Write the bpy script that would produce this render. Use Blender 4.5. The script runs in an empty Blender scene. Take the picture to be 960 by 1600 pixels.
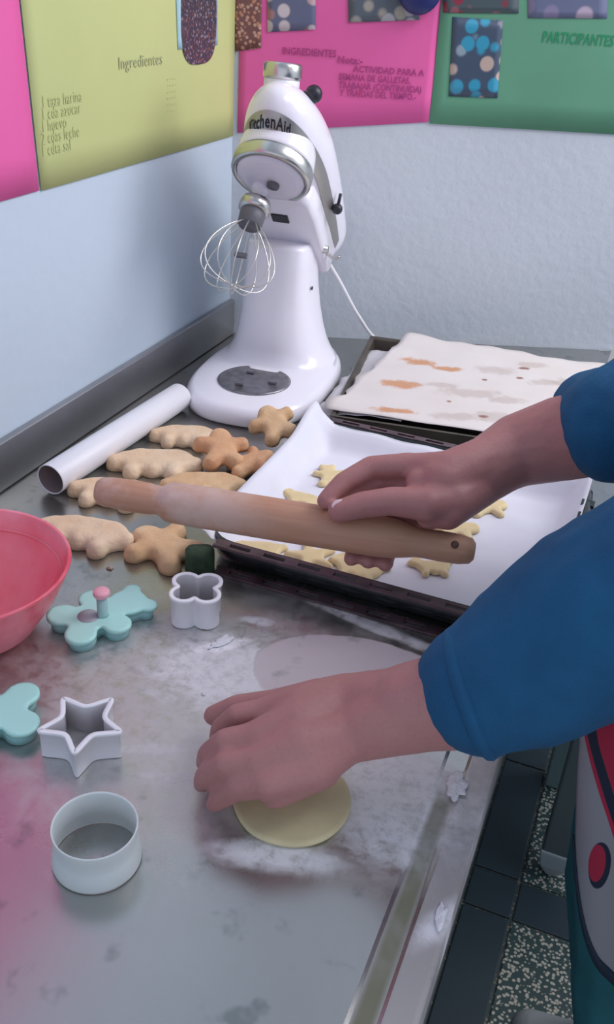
import bpy, bmesh, math, random
import numpy as np
from mathutils import Vector, Matrix, noise
random.seed(7)
S = bpy.context.scene
COL = S.collection

# ------------------------------------------------------------------ camera
F = 1450.0
_L = np.array([667, -812, F]); _D = np.array([-165, (F*F-667*165)/812, F])
_L /= np.linalg.norm(_L); _D /= np.linalg.norm(_D)
_up = -_D; _Y = _L-(_L@_up)*_up; _Y /= np.linalg.norm(_Y); _X = np.cross(_Y, _up)
R = np.array([_X, _Y, _up]); CP = np.array([0, 0, 1.45])
cd = bpy.data.cameras.new('camera'); cam = bpy.data.objects.new('camera', cd); COL.objects.link(cam)
cd.sensor_fit = 'VERTICAL'; cd.sensor_height = 36; cd.lens = F/1600*36; cd.clip_start = .02
M = Matrix.Identity(4)
for i in range(3):
    M[i][0] = R[i, 0]; M[i][1] = -R[i, 1]; M[i][2] = -R[i, 2]; M[i][3] = CP[i]
cam.matrix_world = M
S.camera = cam
S.view_settings.view_transform = 'Standard'; S.view_settings.look = 'None'
S.view_settings.gamma = 1; S.view_settings.use_curve_mapping = False
S.view_settings.exposure = 0.52

# ------------------------------------------------------------------ world + lights
w = bpy.data.worlds.new('daylight'); S.world = w; w.use_nodes = True
w.node_tree.nodes['Background'].inputs[0].default_value = (.78, .84, 1.0, 1)
w.node_tree.nodes['Background'].inputs[1].default_value = .62
def area(name, loc, target, size, power, col):
    l = bpy.data.lights.new(name, 'AREA'); l.shape = 'RECTANGLE'; l.size, l.size_y = size; l.energy = power; l.color = col
    o = bpy.data.objects.new(name, l); COL.objects.link(o); o.location = loc
    o.rotation_euler = (Vector(target)-Vector(loc)).to_track_quat('-Z', 'Y').to_euler(); return o
area('window_daylight', (1.15, 1.95, 2.25), (-.4, 1.0, .9), (1.0, 1.0), 16, (1.0, .97, 1.0))
area('overhead_fill', (.75, 1.35, 2.62), (-.35, 1.1, .85), (1.2, .5), 9, (1.0, .95, 1.0))  # added overhead fill light, no actual fixture here

# ------------------------------------------------------------------ helpers
def at(x, y, z=.85):
    d = R@np.array([x-480, y-800, F]); return Vector(CP+d*((z-CP[2])/d[2]))
def at_x(x, y, X):
    d = R@np.array([x-480, y-800, F]); return Vector(CP+d*((X-CP[0])/d[0]))
W0 = np.array([-.718, 1.501]); WD = np.array([.667, .288]); WD = WD/np.linalg.norm(WD); WN = np.array([-WD[1], WD[0]])
def at_w(x, y):
    d = R@np.array([x-480, y-800, F]); t = ((W0-CP[:2])@WN)/(d[:2]@WN); return Vector(CP+d*t)
def wall_pt(s, z, off=0.0):   # point on right wall
    p = W0+WD*s-WN*off; return Vector((p[0], p[1], z))
def w_s(x, y):
    P = at_w(x, y); return float((np.array(P[:2])-W0)@WD), P[2]

def tag(o, label=None, cat=None, group=None, kind=None):
    if label: o['label'] = label
    if cat: o['category'] = cat
    if group: o['group'] = group
    if kind: o['kind'] = kind
    return o
def empty(name, loc=(0, 0, 0), rz=0):
    o = bpy.data.objects.new(name, None); COL.objects.link(o); o.location = loc; o.rotation_euler = (0, 0, rz); o.empty_display_size = .03
    return o
def mk(name, V, Fc, mat, parent=None, smooth=True, loc=None, rot=None):
    me = bpy.data.meshes.new(name); me.from_pydata([tuple(v) for v in V], [], [tuple(f) for f in Fc]); me.update()
    if smooth: me.polygons.foreach_set('use_smooth', [True]*len(me.polygons))
    if mat: me.materials.append(mat)
    o = bpy.data.objects.new(name, me); COL.objects.link(o)
    if parent: o.parent = parent
    if loc is not None: o.location = loc
    if rot is not None: o.rotation_euler = rot
    return o
def join(parts):
    V = []; Fc = []
    for v, f in parts:
        n = len(V); V += list(v); Fc += [tuple(i+n for i in q) for q in f]
    return V, Fc
def xf(part, mat):
    return [mat@Vector(v) for v in part[0]], part[1]
def box(x0, x1, y0, y1, z0, z1):
    V = [(x0,y0,z0),(x1,y0,z0),(x1,y1,z0),(x0,y1,z0),(x0,y0,z1),(x1,y0,z1),(x1,y1,z1),(x0,y1,z1)]
    return V, [(3,2,1,0),(4,5,6,7),(0,1,5,4),(1,2,6,5),(2,3,7,6),(3,0,4,7)]
def loft(rings, cap0=True, cap1=True, closed=True):
    n = len(rings[0]); V = [p for r in rings for p in r]; Fc = []
    for i in range(len(rings)-1):
        for j in range(n if closed else n-1):
            k = (j+1) % n; Fc.append((i*n+j, i*n+k, (i+1)*n+k, (i+1)*n+j))
    if cap0: Fc.append(tuple(reversed(range(n))))
    if cap1: Fc.append(tuple(range((len(rings)-1)*n, len(rings)*n)))
    return V, Fc
def lathe(prof, n=48, cap0=True, cap1=True):
    return loft([[(r*math.cos(2*math.pi*j/n), r*math.sin(2*math.pi*j/n), z) for j in range(n)] for r, z in prof], cap0, cap1)
def frame(d):
    d = Vector(d).normalized(); a = Vector((0, 0, 1)) if abs(d.z) < .9 else Vector((1, 0, 0))
    u = d.cross(a).normalized(); return d, u, d.cross(u).normalized()
def tube(P, r, n=10, closed=False):
    P = [Vector(p) for p in P]; rings = []; u = None
    N = len(P)
    for i, p in enumerate(P):
        if closed: d = P[(i+1) % N]-P[i-1]
        else: d = P[min(i+1, N-1)]-P[max(i-1, 0)]
        d.normalize()
        if u is None: _, u, v = frame(d)
        u = (u-d*u.dot(d)).normalized(); v = d.cross(u)
        rr = r[i] if isinstance(r, (list, tuple)) else r
        rings.append([p+(u*math.cos(2*math.pi*j/n)+v*math.sin(2*math.pi*j/n))*rr for j in range(n)])
    if closed:
        V, Fc = loft(rings, False, False); b = (N-1)*n
        for j in range(n): k = (j+1) % n; Fc.append((b+j, b+k, k, j))
        return V, Fc
    return loft(rings)
def bezier(P, n=24):   # Catmull-Rom
    P = [Vector(p) for p in P]; P = [P[0]*2-P[1]]+P+[P[-1]*2-P[-2]]; out = []
    for i in range(1, len(P)-2):
        for k in range(n):
            t = k/n; a, b, c, d = P[i-1], P[i], P[i+1], P[i+2]
            out.append(.5*((2*b)+(c-a)*t+(2*a-5*b+4*c-d)*t*t+(3*b-a-3*c+d)*t**3))
    out.append(P[-2]); return out
def bevel(o, w=.002, seg=2):
    m = o.modifiers.new('b', 'BEVEL'); m.width = w; m.segments = seg; m.limit_method = 'ANGLE'; return o
def solid(o, t=.001, off=0):
    m = o.modifiers.new('s', 'SOLIDIFY'); m.thickness = t; m.offset = off; return o
def subs(o, l=1):
    m = o.modifiers.new('u', 'SUBSURF'); m.levels = l; m.render_levels = l; return o

# smooth-union SDF plate (cookies, bear-shaped cutters)
def sdf_plate(caps, T, edge, k=.006, res=.0022, flat=False, bump=0, seed=0):
    caps = [c if len(c) == 6 else (c[0], c[1], c[2], c[0], c[1], c[2]) for c in caps]
    x0 = min(min(c[0]-c[2], c[3]-c[5]) for c in caps)-.006; x1 = max(max(c[0]+c[2], c[3]+c[5]) for c in caps)+.006
    y0 = min(min(c[1]-c[2], c[4]-c[5]) for c in caps)-.006; y1 = max(max(c[1]+c[2], c[4]+c[5]) for c in caps)+.006
    def d(p):
        x, y = p[..., 0], p[..., 1]; acc = 0
        for ax, ay, ar, bx, by, br in caps:
            ex, ey = bx-ax, by-ay; l2 = ex*ex+ey*ey
            t = np.clip(((x-ax)*ex+(y-ay)*ey)/l2, 0, 1) if l2 > 1e-12 else 0*x
            dd = np.hypot(x-ax-t*ex, y-ay-t*ey)-(ar+(br-ar)*t)
            acc = acc+np.exp(-dd/(k*.5))
        return -np.log(acc)*k*.5
    X, Yg = np.meshgrid(np.arange(x0, x1, res), np.arange(y0, y1, res), indexing='ij')
    G = np.stack([X, Yg], -1); nx, ny = X.shape
    D = d(G); e = 1e-4
    def grad(p):
        gx = (d(p+[e, 0])-d(p-[e, 0]))/(2*e); gy = (d(p+[0, e])-d(p-[0, e]))/(2*e); g = np.stack([gx, gy], -1)
        return g/np.maximum(np.linalg.norm(g, axis=-1, keepdims=True), 1e-6)
    cell = (D[:-1, :-1]+D[1:, :-1]+D[:-1, 1:]+D[1:, 1:])/4 < 0
    used = np.zeros_like(D, bool); cnt = np.zeros_like(D, int)
    for a in (0, 1):
        for b in (0, 1):
            s = (slice(a, nx-1+a), slice(b, ny-1+b)); cnt[s] += cell
    used = cnt > 0; border = used & (cnt < 4)
    for _ in range(4):
        Dg = d(G); g = grad(G); G = np.where(border[..., None], G-g*Dg[..., None], G)
    D = d(G); idx = -np.ones((nx, ny), int); V = []
    for i in range(nx):
        for j in range(ny):
            if used[i, j]:
                idx[i, j] = len(V); t = 0 if border[i, j] else min(max(-D[i, j]/edge, 0), 1)
                if flat: h = T*(0.86+.14*min(1, t*3))
                else: h = T*(.35+.65*math.sqrt(max(0, 1-(1-t)**2)))
                if bump: h += bump*noise.noise(Vector((G[i, j, 0]*70+seed, G[i, j, 1]*70, seed)))
                V.append((G[i, j, 0], G[i, j, 1], h))
    nt = len(V); V += [(v[0], v[1], 0) for v in V[:nt]]; Fc = []
    edges = {}
    for i, j in zip(*np.nonzero(cell)):
        q = (idx[i, j], idx[i+1, j], idx[i+1, j+1], idx[i, j+1]); q = tuple(int(a) for a in q)
        Fc.append(q); Fc.append(tuple(a+nt for a in reversed(q)))
        for a, b in zip(q, q[1:]+q[:1]): edges[(a, b)] = 1
    for a, b in list(edges):
        if (b, a) not in edges: Fc.append((b, a, a+nt, b+nt))
    return V, Fc

# round-cone body builder, unioned by voxel remesh
def ball(c, r, n=14, m=9):
    V = []; Fc = []; c = Vector(c)
    for i in range(m+1):
        th = math.pi*i/m
        for j in range(n):
            ph = 2*math.pi*j/n; V.append(c+Vector((math.sin(th)*math.cos(ph), math.sin(th)*math.sin(ph), math.cos(th)))*r)
    for i in range(m):
        for j in range(n):
            k = (j+1) % n; Fc.append((i*n+j, (i+1)*n+j, (i+1)*n+k, i*n+k))
    return V, Fc
def limb(P, rad, n=16):
    """chain of round cones through points P"""
    out = []; P = [Vector(p) for p in P]
    for p, r in zip(P, rad): out.append(ball(p, r))
    for a, b, ra, rb in zip(P, P[1:], rad, rad[1:]):
        d, u, v = frame(b-a)
        ring = lambda p, r: [p+(u*math.cos(2*math.pi*j/n)+v*math.sin(2*math.pi*j/n))*r for j in range(n)]
        V, Fc = loft([ring(a, ra), ring(b, rb)])
        out.append((V, Fc))
    return out
def remesh_obj(name, parts, mat, parent, vox, smooth=3):
    V, Fc = join(parts); me = bpy.data.meshes.new(name); me.from_pydata([tuple(v) for v in V], [], Fc)
    bm = bmesh.new(); bm.from_mesh(me); bmesh.ops.remove_doubles(bm, verts=bm.verts, dist=1e-6)
    bmesh.ops.recalc_face_normals(bm, faces=bm.faces); bm.to_mesh(me); bm.free()
    o = bpy.data.objects.new(name, me); COL.objects.link(o)
    m = o.modifiers.new('r', 'REMESH'); m.mode = 'VOXEL'; m.voxel_size = vox; m.use_smooth_shade = True
    s = o.modifiers.new('sm', 'SMOOTH'); s.factor = .5; s.iterations = smooth
    dg = bpy.context.evaluated_depsgraph_get(); nm = bpy.data.meshes.new_from_object(o.evaluated_get(dg))
    o.modifiers.clear(); old = o.data; o.data = nm; bpy.data.meshes.remove(old)
    nm.materials.clear(); nm.materials.append(mat); nm.polygons.foreach_set('use_smooth', [True]*len(nm.polygons))
    if parent: o.parent = parent
    return o

def ruffle(o, terms):
    me = o.data; n = len(me.vertices); co = np.empty(n*3, np.float32); me.vertices.foreach_get('co', co); no = np.empty(n*3, np.float32); me.vertices.foreach_get('normal', no)
    co = co.reshape(-1, 3); no = no.reshape(-1, 3); d = np.array([sum(a*noise.noise(Vector(c)*f) for a, f in terms) for c in co.tolist()], np.float32)
    me.vertices.foreach_set('co', (co+no*d[:, None]).ravel()); me.update()
# ------------------------------------------------------------------ materials
def nt(name):
    m = bpy.data.materials.new(name); m.use_nodes = True; t = m.node_tree; return m, t, t.nodes['Principled BSDF']
def mat(name, col, rough=.5, metal=0, var=0, scale=30, bump=0, bscale=200, spec=None, sss=0, col2=None, coat=0, detail=4, alpha=None):
    m, t, b = nt(name); b.inputs['Base Color'].default_value = (*col, 1); b.inputs['Roughness'].default_value = rough; b.inputs['Metallic'].default_value = metal
    if spec is not None: b.inputs['Specular IOR Level'].default_value = spec
    if coat: b.inputs['Coat Weight'].default_value = coat
    if sss:
        b.inputs['Subsurface Weight'].default_value = sss; b.inputs['Subsurface Radius'].default_value = (.012, .005, .003); b.inputs['Subsurface Scale'].default_value = .6
    tc = t.nodes.new('ShaderNodeTexCoord')
    if var or col2:
        n = t.nodes.new('ShaderNodeTexNoise'); n.inputs['Scale'].default_value = scale; n.inputs['Detail'].default_value = detail; t.links.new(tc.outputs['Object'], n.inputs['Vector'])
        r = t.nodes.new('ShaderNodeValToRGB'); c2 = col2 or tuple(max(0, c*(1-var)) for c in col)
        r.color_ramp.elements[0].position = .32; r.color_ramp.elements[1].position = .68
        r.color_ramp.elements[0].color = (*c2, 1); r.color_ramp.elements[1].color = (*(tuple(min(1, c*(1+var*.4)) for c in col)), 1)
        t.links.new(n.outputs['Fac'], r.inputs[0]); t.links.new(r.outputs[0], b.inputs['Base Color'])
    if bump:
        n = t.nodes.new('ShaderNodeTexNoise'); n.inputs['Scale'].default_value = bscale; n.inputs['Detail'].default_value = 3; t.links.new(tc.outputs['Object'], n.inputs['Vector'])
        bp = t.nodes.new('ShaderNodeBump'); bp.inputs['Strength'].default_value = bump; bp.inputs['Distance'].default_value = .002
        t.links.new(n.outputs['Fac'], bp.inputs['Height']); t.links.new(bp.outputs[0], b.inputs['Normal'])
    return m
class G:   # tiny node-expression helper
    def __init__(s, t): s.t = t
    def val(s, x): return x
    def math(s, op, a, b=None, c=None, clamp=False):
        n = s.t.nodes.new('ShaderNodeMath'); n.operation = op; n.use_clamp = clamp
        for i, x in enumerate((a, b, c)):
            if x is None: continue
            if isinstance(x, (int, float)): n.inputs[i].default_value = x
            else: s.t.links.new(x, n.inputs[i])
        return n.outputs[0]
    def noise(s, vec, scale, detail=4, rough=.6, dist=0):
        n = s.t.nodes.new('ShaderNodeTexNoise'); n.inputs['Scale'].default_value = scale; n.inputs['Detail'].default_value = detail
        n.inputs['Roughness'].default_value = rough; n.inputs['Distortion'].default_value = dist; s.t.links.new(vec, n.inputs['Vector']); return n.outputs['Fac']
    def mapr(s, v, a, b, c=0, d=1):
        n = s.t.nodes.new('ShaderNodeMapRange'); n.interpolation_type = 'SMOOTHSTEP'; s.t.links.new(v, n.inputs[0])
        for i, x in enumerate((a, b, c, d)): n.inputs[i+1].default_value = x
        return n.outputs[0]
    def ell(s, X, Y, cx, cy, rx, ry, rot=0, inner=.7, outer=1.1, jitter=None):
        """1 inside an ellipse fading to 0"""
        c, sn = math.cos(rot), math.sin(rot)
        dx = s.math('SUBTRACT', X, cx); dy = s.math('SUBTRACT', Y, cy)
        u = s.math('ADD', s.math('MULTIPLY', dx, c/rx), s.math('MULTIPLY', dy, sn/rx))
        v = s.math('ADD', s.math('MULTIPLY', dx, -sn/ry), s.math('MULTIPLY', dy, c/ry))
        r = s.math('SQRT', s.math('ADD', s.math('MULTIPLY', u, u), s.math('MULTIPLY', v, v)))
        if jitter is not None: r = s.math('ADD', r, jitter)
        return s.mapr(r, inner, outer, 1, 0)
    def mix(s, f, a, b):
        n = s.t.nodes.new('ShaderNodeMix'); n.data_type = 'RGBA'
        for i, x in ((0, f), (6, a), (7, b)):
            if isinstance(x, tuple): n.inputs[i].default_value = (*x, 1) if len(x) == 3 else x
            elif isinstance(x, (int, float)): n.inputs[i].default_value = x
            else: s.t.links.new(x, n.inputs[i])
        return n.outputs[2]

def steel_table_mat():
    m, t, b = nt('steel_worktop'); g = G(t)
    tc = t.nodes.new('ShaderNodeTexCoord'); sp = t.nodes.new('ShaderNodeSeparateXYZ'); t.links.new(tc.outputs['Object'], sp.inputs[0]); X, Y = sp.outputs[0], sp.outputs[1]; P = tc.outputs['Object']
    n1 = g.noise(P, 22, 6, .65, .6); n2 = g.noise(P, 90, 5, .7); n3 = g.noise(P, 7, 3)
    j = g.math('MULTIPLY', g.math('SUBTRACT', n1, .5), .9)
    js = g.math('MULTIPLY', g.math('SUBTRACT', n1, .5), .12)
    fl = None
    def add(x):
        nonlocal fl
        fl = x if fl is None else g.math('MAXIMUM', fl, x)
    def spot(px, py, rx, ry, rot, amt, inner=.3, outer=1.2):
        p = at(px, py); add(g.math('MULTIPLY', g.ell(X, Y, p.x, p.y, rx, ry, rot, inner, outer, j), amt))
    spot(330, 1080, .26, .20, .3, .34, .4, 1.2)
    spot(345, 1010, .042, .014, .75, .95)
    spot(400, 970, .03, .012, .2, .6)
    spot(600, 985, .13, .012, -.15, .55)
    spot(350, 1050, .11, .08, .3, .62)
    spot(240, 1060, .09, .06, .2, .22)
    spot(620, 1255, .10, .085, .0, .85, .3, 1.15)
    spot(440, 1338, .075, .020, .25, .75)
    spot(330, 1270, .07, .05, .2, .30)
    spot(240, 1170, .08, .012, .5, .42)
    spot(265, 1215, .06, .006, .3, .42)
    spot(705, 1230, .03, .014, 1.3, 1.0)
    spot(688, 1440, .035, .012, 1.2, .75)
    spot(600, 1350, .05, .03, .2, .25)
    # streak texture dragged by rolling
    flour = g.math('MULTIPLY', fl, g.mapr(n2, .28, .58, .5, 1.0))
    # swept patch where the dough was rolled: no flour, damp grey-brown film
    c = at(575, 1075); clr = g.ell(X, Y, c.x-.005, c.y+.004, .115, .072, .05, .93, 1.0, js)
    flour = g.math('MULTIPLY', flour, g.math('SUBTRACT', 1, g.math('MULTIPLY', clr, .9)))
    # dirty joint along the edge
    gd = g.math('MULTIPLY', g.mapr(g.math('ABSOLUTE', g.math('ADD', X, .0665)), .004, .010, 1, 0), g.mapr(g.noise(P, 14, 3), .3, .6, .45, .95))
    gd = g.math('MULTIPLY', gd, g.mapr(Y, .60, .56, 0, 1))
    flour = g.math('MULTIPLY', flour, g.math('SUBTRACT', 1, g.math('MULTIPLY', gd, .8)))
    base = g.mix(n3, (.38, .385, .365), (.46, .46, .44))
    base = g.mix(g.math('MULTIPLY', clr, .8), base, (.62, .54, .56))
    p = at(200, 1500); sm = g.mapr(g.noise(P, 26, 3), .58, .72, 0, .55)
    base = g.mix(sm, base, (.16, .19, .18))
    base = g.mix(gd, base, (.20, .20, .13))
    strip = g.math('MULTIPLY', g.mapr(X, -.0555, -.054, 0, 1), .45)
    base = g.mix(strip, base, (.46, .42, .42))
    colr = g.mix(flour, base, (.93, .93, .96))
    t.links.new(colr, b.inputs['Base Color'])
    rg = g.math('MAXIMUM', g.math('MAXIMUM', strip, flour), g.math('MAXIMUM', gd, g.math('MULTIPLY', clr, .60)))
    t.links.new(g.mapr(rg, 0, .8, .92, 0), b.inputs['Metallic'])
    t.links.new(g.mapr(rg, 0, .8, .27, .85), b.inputs['Roughness'])
    bp = t.nodes.new('ShaderNodeBump'); bp.inputs['Strength'].default_value = .25; bp.inputs['Distance'].default_value = .0015
    h = g.math('ADD', flour, g.math('MULTIPLY', g.noise(P, 5, 2), .5)); t.links.new(h, bp.inputs['Height']); t.links.new(bp.outputs[0], b.inputs['Normal'])
    return m
M_top = steel_table_mat()
M_steel = mat('brushed_steel', (.40, .40, .41), .38, .9, var=.15, scale=8)
M_leg = mat('dark_steel_leg', (.18, .20, .21), .45, .8)
M_wall = mat('painted_wall', (.62, .67, .72), .75, var=.04, scale=3, bump=.6, bscale=60)
M_wallL = mat('wall_left_blue_cast', (.56, .66, .76), .6, var=.04, scale=3, bump=.5, bscale=50)  # same wall paint with the bluish cast of the light put into its colour
M_enamel = mat('white_enamel', (.90, .87, .95), .22, coat=.3)
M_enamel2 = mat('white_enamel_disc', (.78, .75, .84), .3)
M_chrome = mat('satin_chrome', (.62, .61, .58), .28, 1)
M_trim = mat('trim_band', (.50, .48, .46), .35, .8)
M_black = mat('black_plastic', (.02, .02, .03), .4)
M_grey = mat('dark_grey_plastic', (.13, .13, .15), .45)
M_plate = mat('bowl_plate_metal', (.32, .31, .33), .35, .9, var=.3, scale=60)
M_wire = mat('whisk_wire', (.75, .73, .70), .3, .9)
M_pvc = mat('white_tube', (.84, .83, .88), .4)
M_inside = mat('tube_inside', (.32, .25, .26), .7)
M_red = mat('red_plastic', (.90, .27, .34), .38, col2=(.80, .07, .12), scale=16, coat=.2, detail=6)
M_teal = mat('mint_plastic', (.46, .82, .76), .38)
M_pink = mat('pink_plastic', (.86, .42, .50), .4)
M_white = mat('white_plastic', (.90, .89, .93), .4, sss=.1)
M_whited = mat('pale_grey_plastic', (.68, .74, .74), .4, sss=.1)
M_blackm = mat('black_enamel', (.018, .022, .026), .28, coat=.3, var=.4, scale=25)
M_rim = mat('worn_enamel_rim', (.115, .07, .08), .32, var=.6, scale=26)
M_tin = mat('brown_baking_tin', (.13, .11, .09), .45, .5, var=.3, scale=20)
M_paper = mat('baking_paper', (.80, .80, .88), .6, var=.04, scale=20)
M_paper2 = mat('old_baking_paper', (.66, .64, .66), .7, var=.12, scale=30)
M_dough = mat('raw_dough', (.80, .65, .36), .6, var=.08, scale=60, sss=.1)
M_doughp = mat('rolled_dough', (.68, .60, .36), .6, var=.08, scale=40, sss=.1)
M_cpale = mat('pale_baked_cookie', (.84, .66, .47), .75, col2=(.78, .54, .34), scale=28, bump=.5, bscale=220)
M_ctan = mat('tan_baked_cookie', (.74, .45, .25), .75, col2=(.62, .32, .17), scale=24, bump=.5, bscale=220)
M_cmid = mat('golden_baked_cookie', (.78, .55, .33), .75, col2=(.68, .42, .22), scale=24, bump=.5, bscale=220)
M_green = mat('dark_green_tray_corner', (.035, .07, .035), .8, var=.4, scale=120, bump=.6)
M_nail = mat('fingernail', (.80, .60, .62), .3)
M_blue = mat('blue_knit', (.005, .105, .24), .85, col2=(.003, .075, .18), scale=14, bump=.5, bscale=700)
M_trouser = mat('teal_trousers', (.02, .16, .19), .9, var=.25, scale=10, bump=.3, bscale=500)
M_shoe = mat('shoe_grey', (.35, .38, .4), .6)
M_hair = mat('dark_hair', (.02, .014, .012), .6, var=.4, scale=200)

def wood_mat():
    m, t, b = nt('rolling_pin_wood'); g = G(t); tc = t.nodes.new('ShaderNodeTexCoord')
    mp = t.nodes.new('ShaderNodeMapping'); mp.inputs['Scale'].default_value = (60, 60, 4); t.links.new(tc.outputs['Object'], mp.inputs[0])
    n = g.noise(mp.outputs[0], 2.2, 5, .6, .8); n2 = g.noise(tc.outputs['Object'], 16, 4, .6)
    c = g.mix(n, (.44, .215, .13), (.60, .345, .225)); sp = t.nodes.new('ShaderNodeSeparateXYZ'); t.links.new(tc.outputs['Object'], sp.inputs[0])
    fl = g.math('MULTIPLY', g.mapr(n2, .40, .72, 0, .6), g.mapr(sp.outputs[2], .02, -.12, .1, 1))   # flour dust on the end that has been used
    t.links.new(g.mix(fl, c, (.74, .64, .62)), b.inputs['Base Color']); b.inputs['Roughness'].default_value = .5
    return m
M_wood = wood_mat(); M_knot = mat('pin_end_wood', (.10, .055, .035), .7)

def skin_mat(name, c1, c2, tattoo=False):
    m, t, b = nt(name); g = G(t); tc = t.nodes.new('ShaderNodeTexCoord'); P = tc.outputs['Object']
    n = g.noise(P, 18, 4); c = g.mix(n, c1, c2)
    fine = g.noise(P, 260, 3)
    c = g.mix(g.mapr(fine, .45, .75, 0, .12), c, (.25, .07, .06))
    t.links.new(c, b.inputs['Base Color']); b.inputs['Roughness'].default_value = .5
    b.inputs['Subsurface Weight'].default_value = .12; b.inputs['Subsurface Radius'].default_value = (.012, .004, .002); b.inputs['Subsurface Scale'].default_value = .5
    bp = t.nodes.new('ShaderNodeBump'); bp.inputs['Strength'].default_value = .25; bp.inputs['Distance'].default_value = .001; t.links.new(fine, bp.inputs['Height']); t.links.new(bp.outputs[0], b.inputs['Normal'])
    if tattoo:   # dark tattooed patch on the right forearm, close to the pushed-up sleeve
        sp = t.nodes.new('ShaderNodeSeparateXYZ'); t.links.new(P, sp.inputs[0])
        q = Vector(at(905, 700, 1.03)); jt = g.math('MULTIPLY', g.math('SUBTRACT', g.noise(P, 40, 3), .5), .8)
        e = g.ell(sp.outputs[0], sp.outputs[1], q.x, q.y, .05, .06, 0, .6, 1.05, jt)
        e = g.math('MULTIPLY', e, g.mapr(sp.outputs[2], 1.07, 1.04, 0, .9))
        t.links.new(g.mix(e, c, (.035, .035, .045)), b.inputs['Base Color'])
    return m
M_skin = skin_mat('skin', (.40, .165, .155), (.48, .235, .22), False)

# ------------------------------------------------------------------ setting
def terrazzo(name, base, chip, amt, scale=70):
    m, t, b = nt(name); g = G(t); tc = t.nodes.new('ShaderNodeTexCoord')
    v = t.nodes.new('ShaderNodeTexVoronoi'); v.inputs['Scale'].default_value = scale; t.links.new(tc.outputs['Object'], v.inputs['Vector'])
    n = g.noise(tc.outputs['Object'], scale*.45, 4, .7)
    f = g.math('MULTIPLY', g.mapr(v.outputs['Distance'], .30, .50, 1, 0), g.mapr(n, amt, amt+.08, 0, 1))
    t.links.new(g.mix(f, base, chip), b.inputs['Base Color']); b.inputs['Roughness'].default_value = .55; return m
M_terr = terrazzo('terrazzo_speckled', (.03, .07, .07), (.55, .53, .44), .22, 150)
M_strip = terrazzo('terrazzo_dark', (.022, .045, .06), (.30, .30, .26), .68, 60)
M_grout = terrazzo('grout', (.05, .075, .075), (.25, .23, .16), .45, 150)
floor = mk('floor', *box(-1.6, 2.4, -1.0, 3.0, -.06, -.004), M_grout, smooth=False); tag(floor, kind='structure')
cells = {}
px0, py0, pt, st = .022, .85, .30, .09
def tile(x0, x1, y0, y1, m):
    g_ = .0028; key = (round(x1-x0, 3), round(y1-y0, 3), m.name)
    if key not in cells:
        a, b_ = (x1-x0)/2-g_, (y1-y0)/2-g_; e = .002
        V, Fc = loft([[(-a,-b_,-.006),(a,-b_,-.006),(a,b_,-.006),(-a,b_,-.006)], [(-a,-b_,-.001),(a,-b_,-.001),(a,b_,-.001),(-a,b_,-.001)], [(-a+e,-b_+e,0),(a-e,-b_+e,0),(a-e,b_-e,0),(-a+e,b_-e,0)]])
        o = mk('tile', V, Fc, m, floor, False); cells[key] = o.data
    else:
        o = bpy.data.objects.new('tile', cells[key]); COL.objects.link(o); o.parent = floor
    o.location = ((x0+x1)/2, (y0+y1)/2, random.uniform(-.0006, .0004))
for i in range(-3, 5):
    for j in range(-3, 4):
        x = px0+i*(pt+st); y = py0+j*(pt+st)
        if x > 1.4 or y < -.4 or x < -1.1: continue
        tile(x, x+pt, y, y+pt, M_terr)
        tile(x-st, x, y, y+pt, M_strip); tile(x, x+pt, y+pt, y+pt+st, M_strip); tile(x-st, x, y+pt, y+pt+st, M_strip)

wl = mk('wall_left', *box(-.86, -.722, -1.0, 1.62, 0, 2.8), M_wallL, smooth=False); tag(wl, kind='structure')
a = W0-WD*.06; b_ = W0+WD*3.0
q = [Vector((a[0], a[1], 0)), Vector((b_[0], b_[1], 0)), Vector((b_[0]+WN[0]*.12, b_[1]+WN[1]*.12, 0)), Vector((a[0]+WN[0]*.12, a[1]+WN[1]*.12, 0))]
wr = mk('wall_right', *loft([q, [p+Vector((0, 0, 2.8)) for p in q]]), M_wall, smooth=False); tag(wr, kind='structure')

ce_ = mk('ceiling', *box(-.86, 3.0, -1.6, 3.4, 2.8, 2.9), M_wall, smooth=False); tag(ce_, kind='structure')

# ------------------------------------------------------------------ work table
table = tag(empty('work_table', (-.37, .8, 0)), 'long stainless steel worktable dusted with flour, low upstand against the left wall', 'table')
def par(o, p): o.parent = p; o.matrix_parent_inverse = Matrix.Translation(-p.location); return o
prof = [(-.7215, .80), (-.7215, .85), (-.078, .85), (-.075, .8485), (-.058, .8485), (-.055, .8503), (-.036, .8503), (-.033, .8498), (-.032, .848), (-.032, .80)]
def ywall(x): return W0[1]+(x-W0[0])*WD[1]/WD[0]-.001
ys = [-.25]+[.1+.1*i for i in range(14)]
rings = [[(x, -.25, z) for x, z in prof], [(x, 1.45, z) for x, z in prof], [(x, ywall(x), z) for x, z in prof]]
top = par(mk('worktop', *loft(rings), M_top, smooth=False), table)
par(bevel(mk('upstand', *box(-.7215, -.711, -.25, 1.497, .851, .916), M_steel, smooth=False), .002), table)
par(mk('side_rail', *box(-.050, -.0335, -.20, 1.74, .745, .80), M_steel, smooth=False), table)
for lx, ly in ((-.07, .05), (-.07, 1.66), (-.68, .05), (-.68, 1.44)):
    par(mk('leg', *tube([(lx, ly, .0), (lx, ly, .80)], .02, 16), M_leg), table)
par(mk('undershelf', *box(-.70, -.07, -.2, 1.42, .20, .22), M_leg, smooth=False), table)

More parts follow.
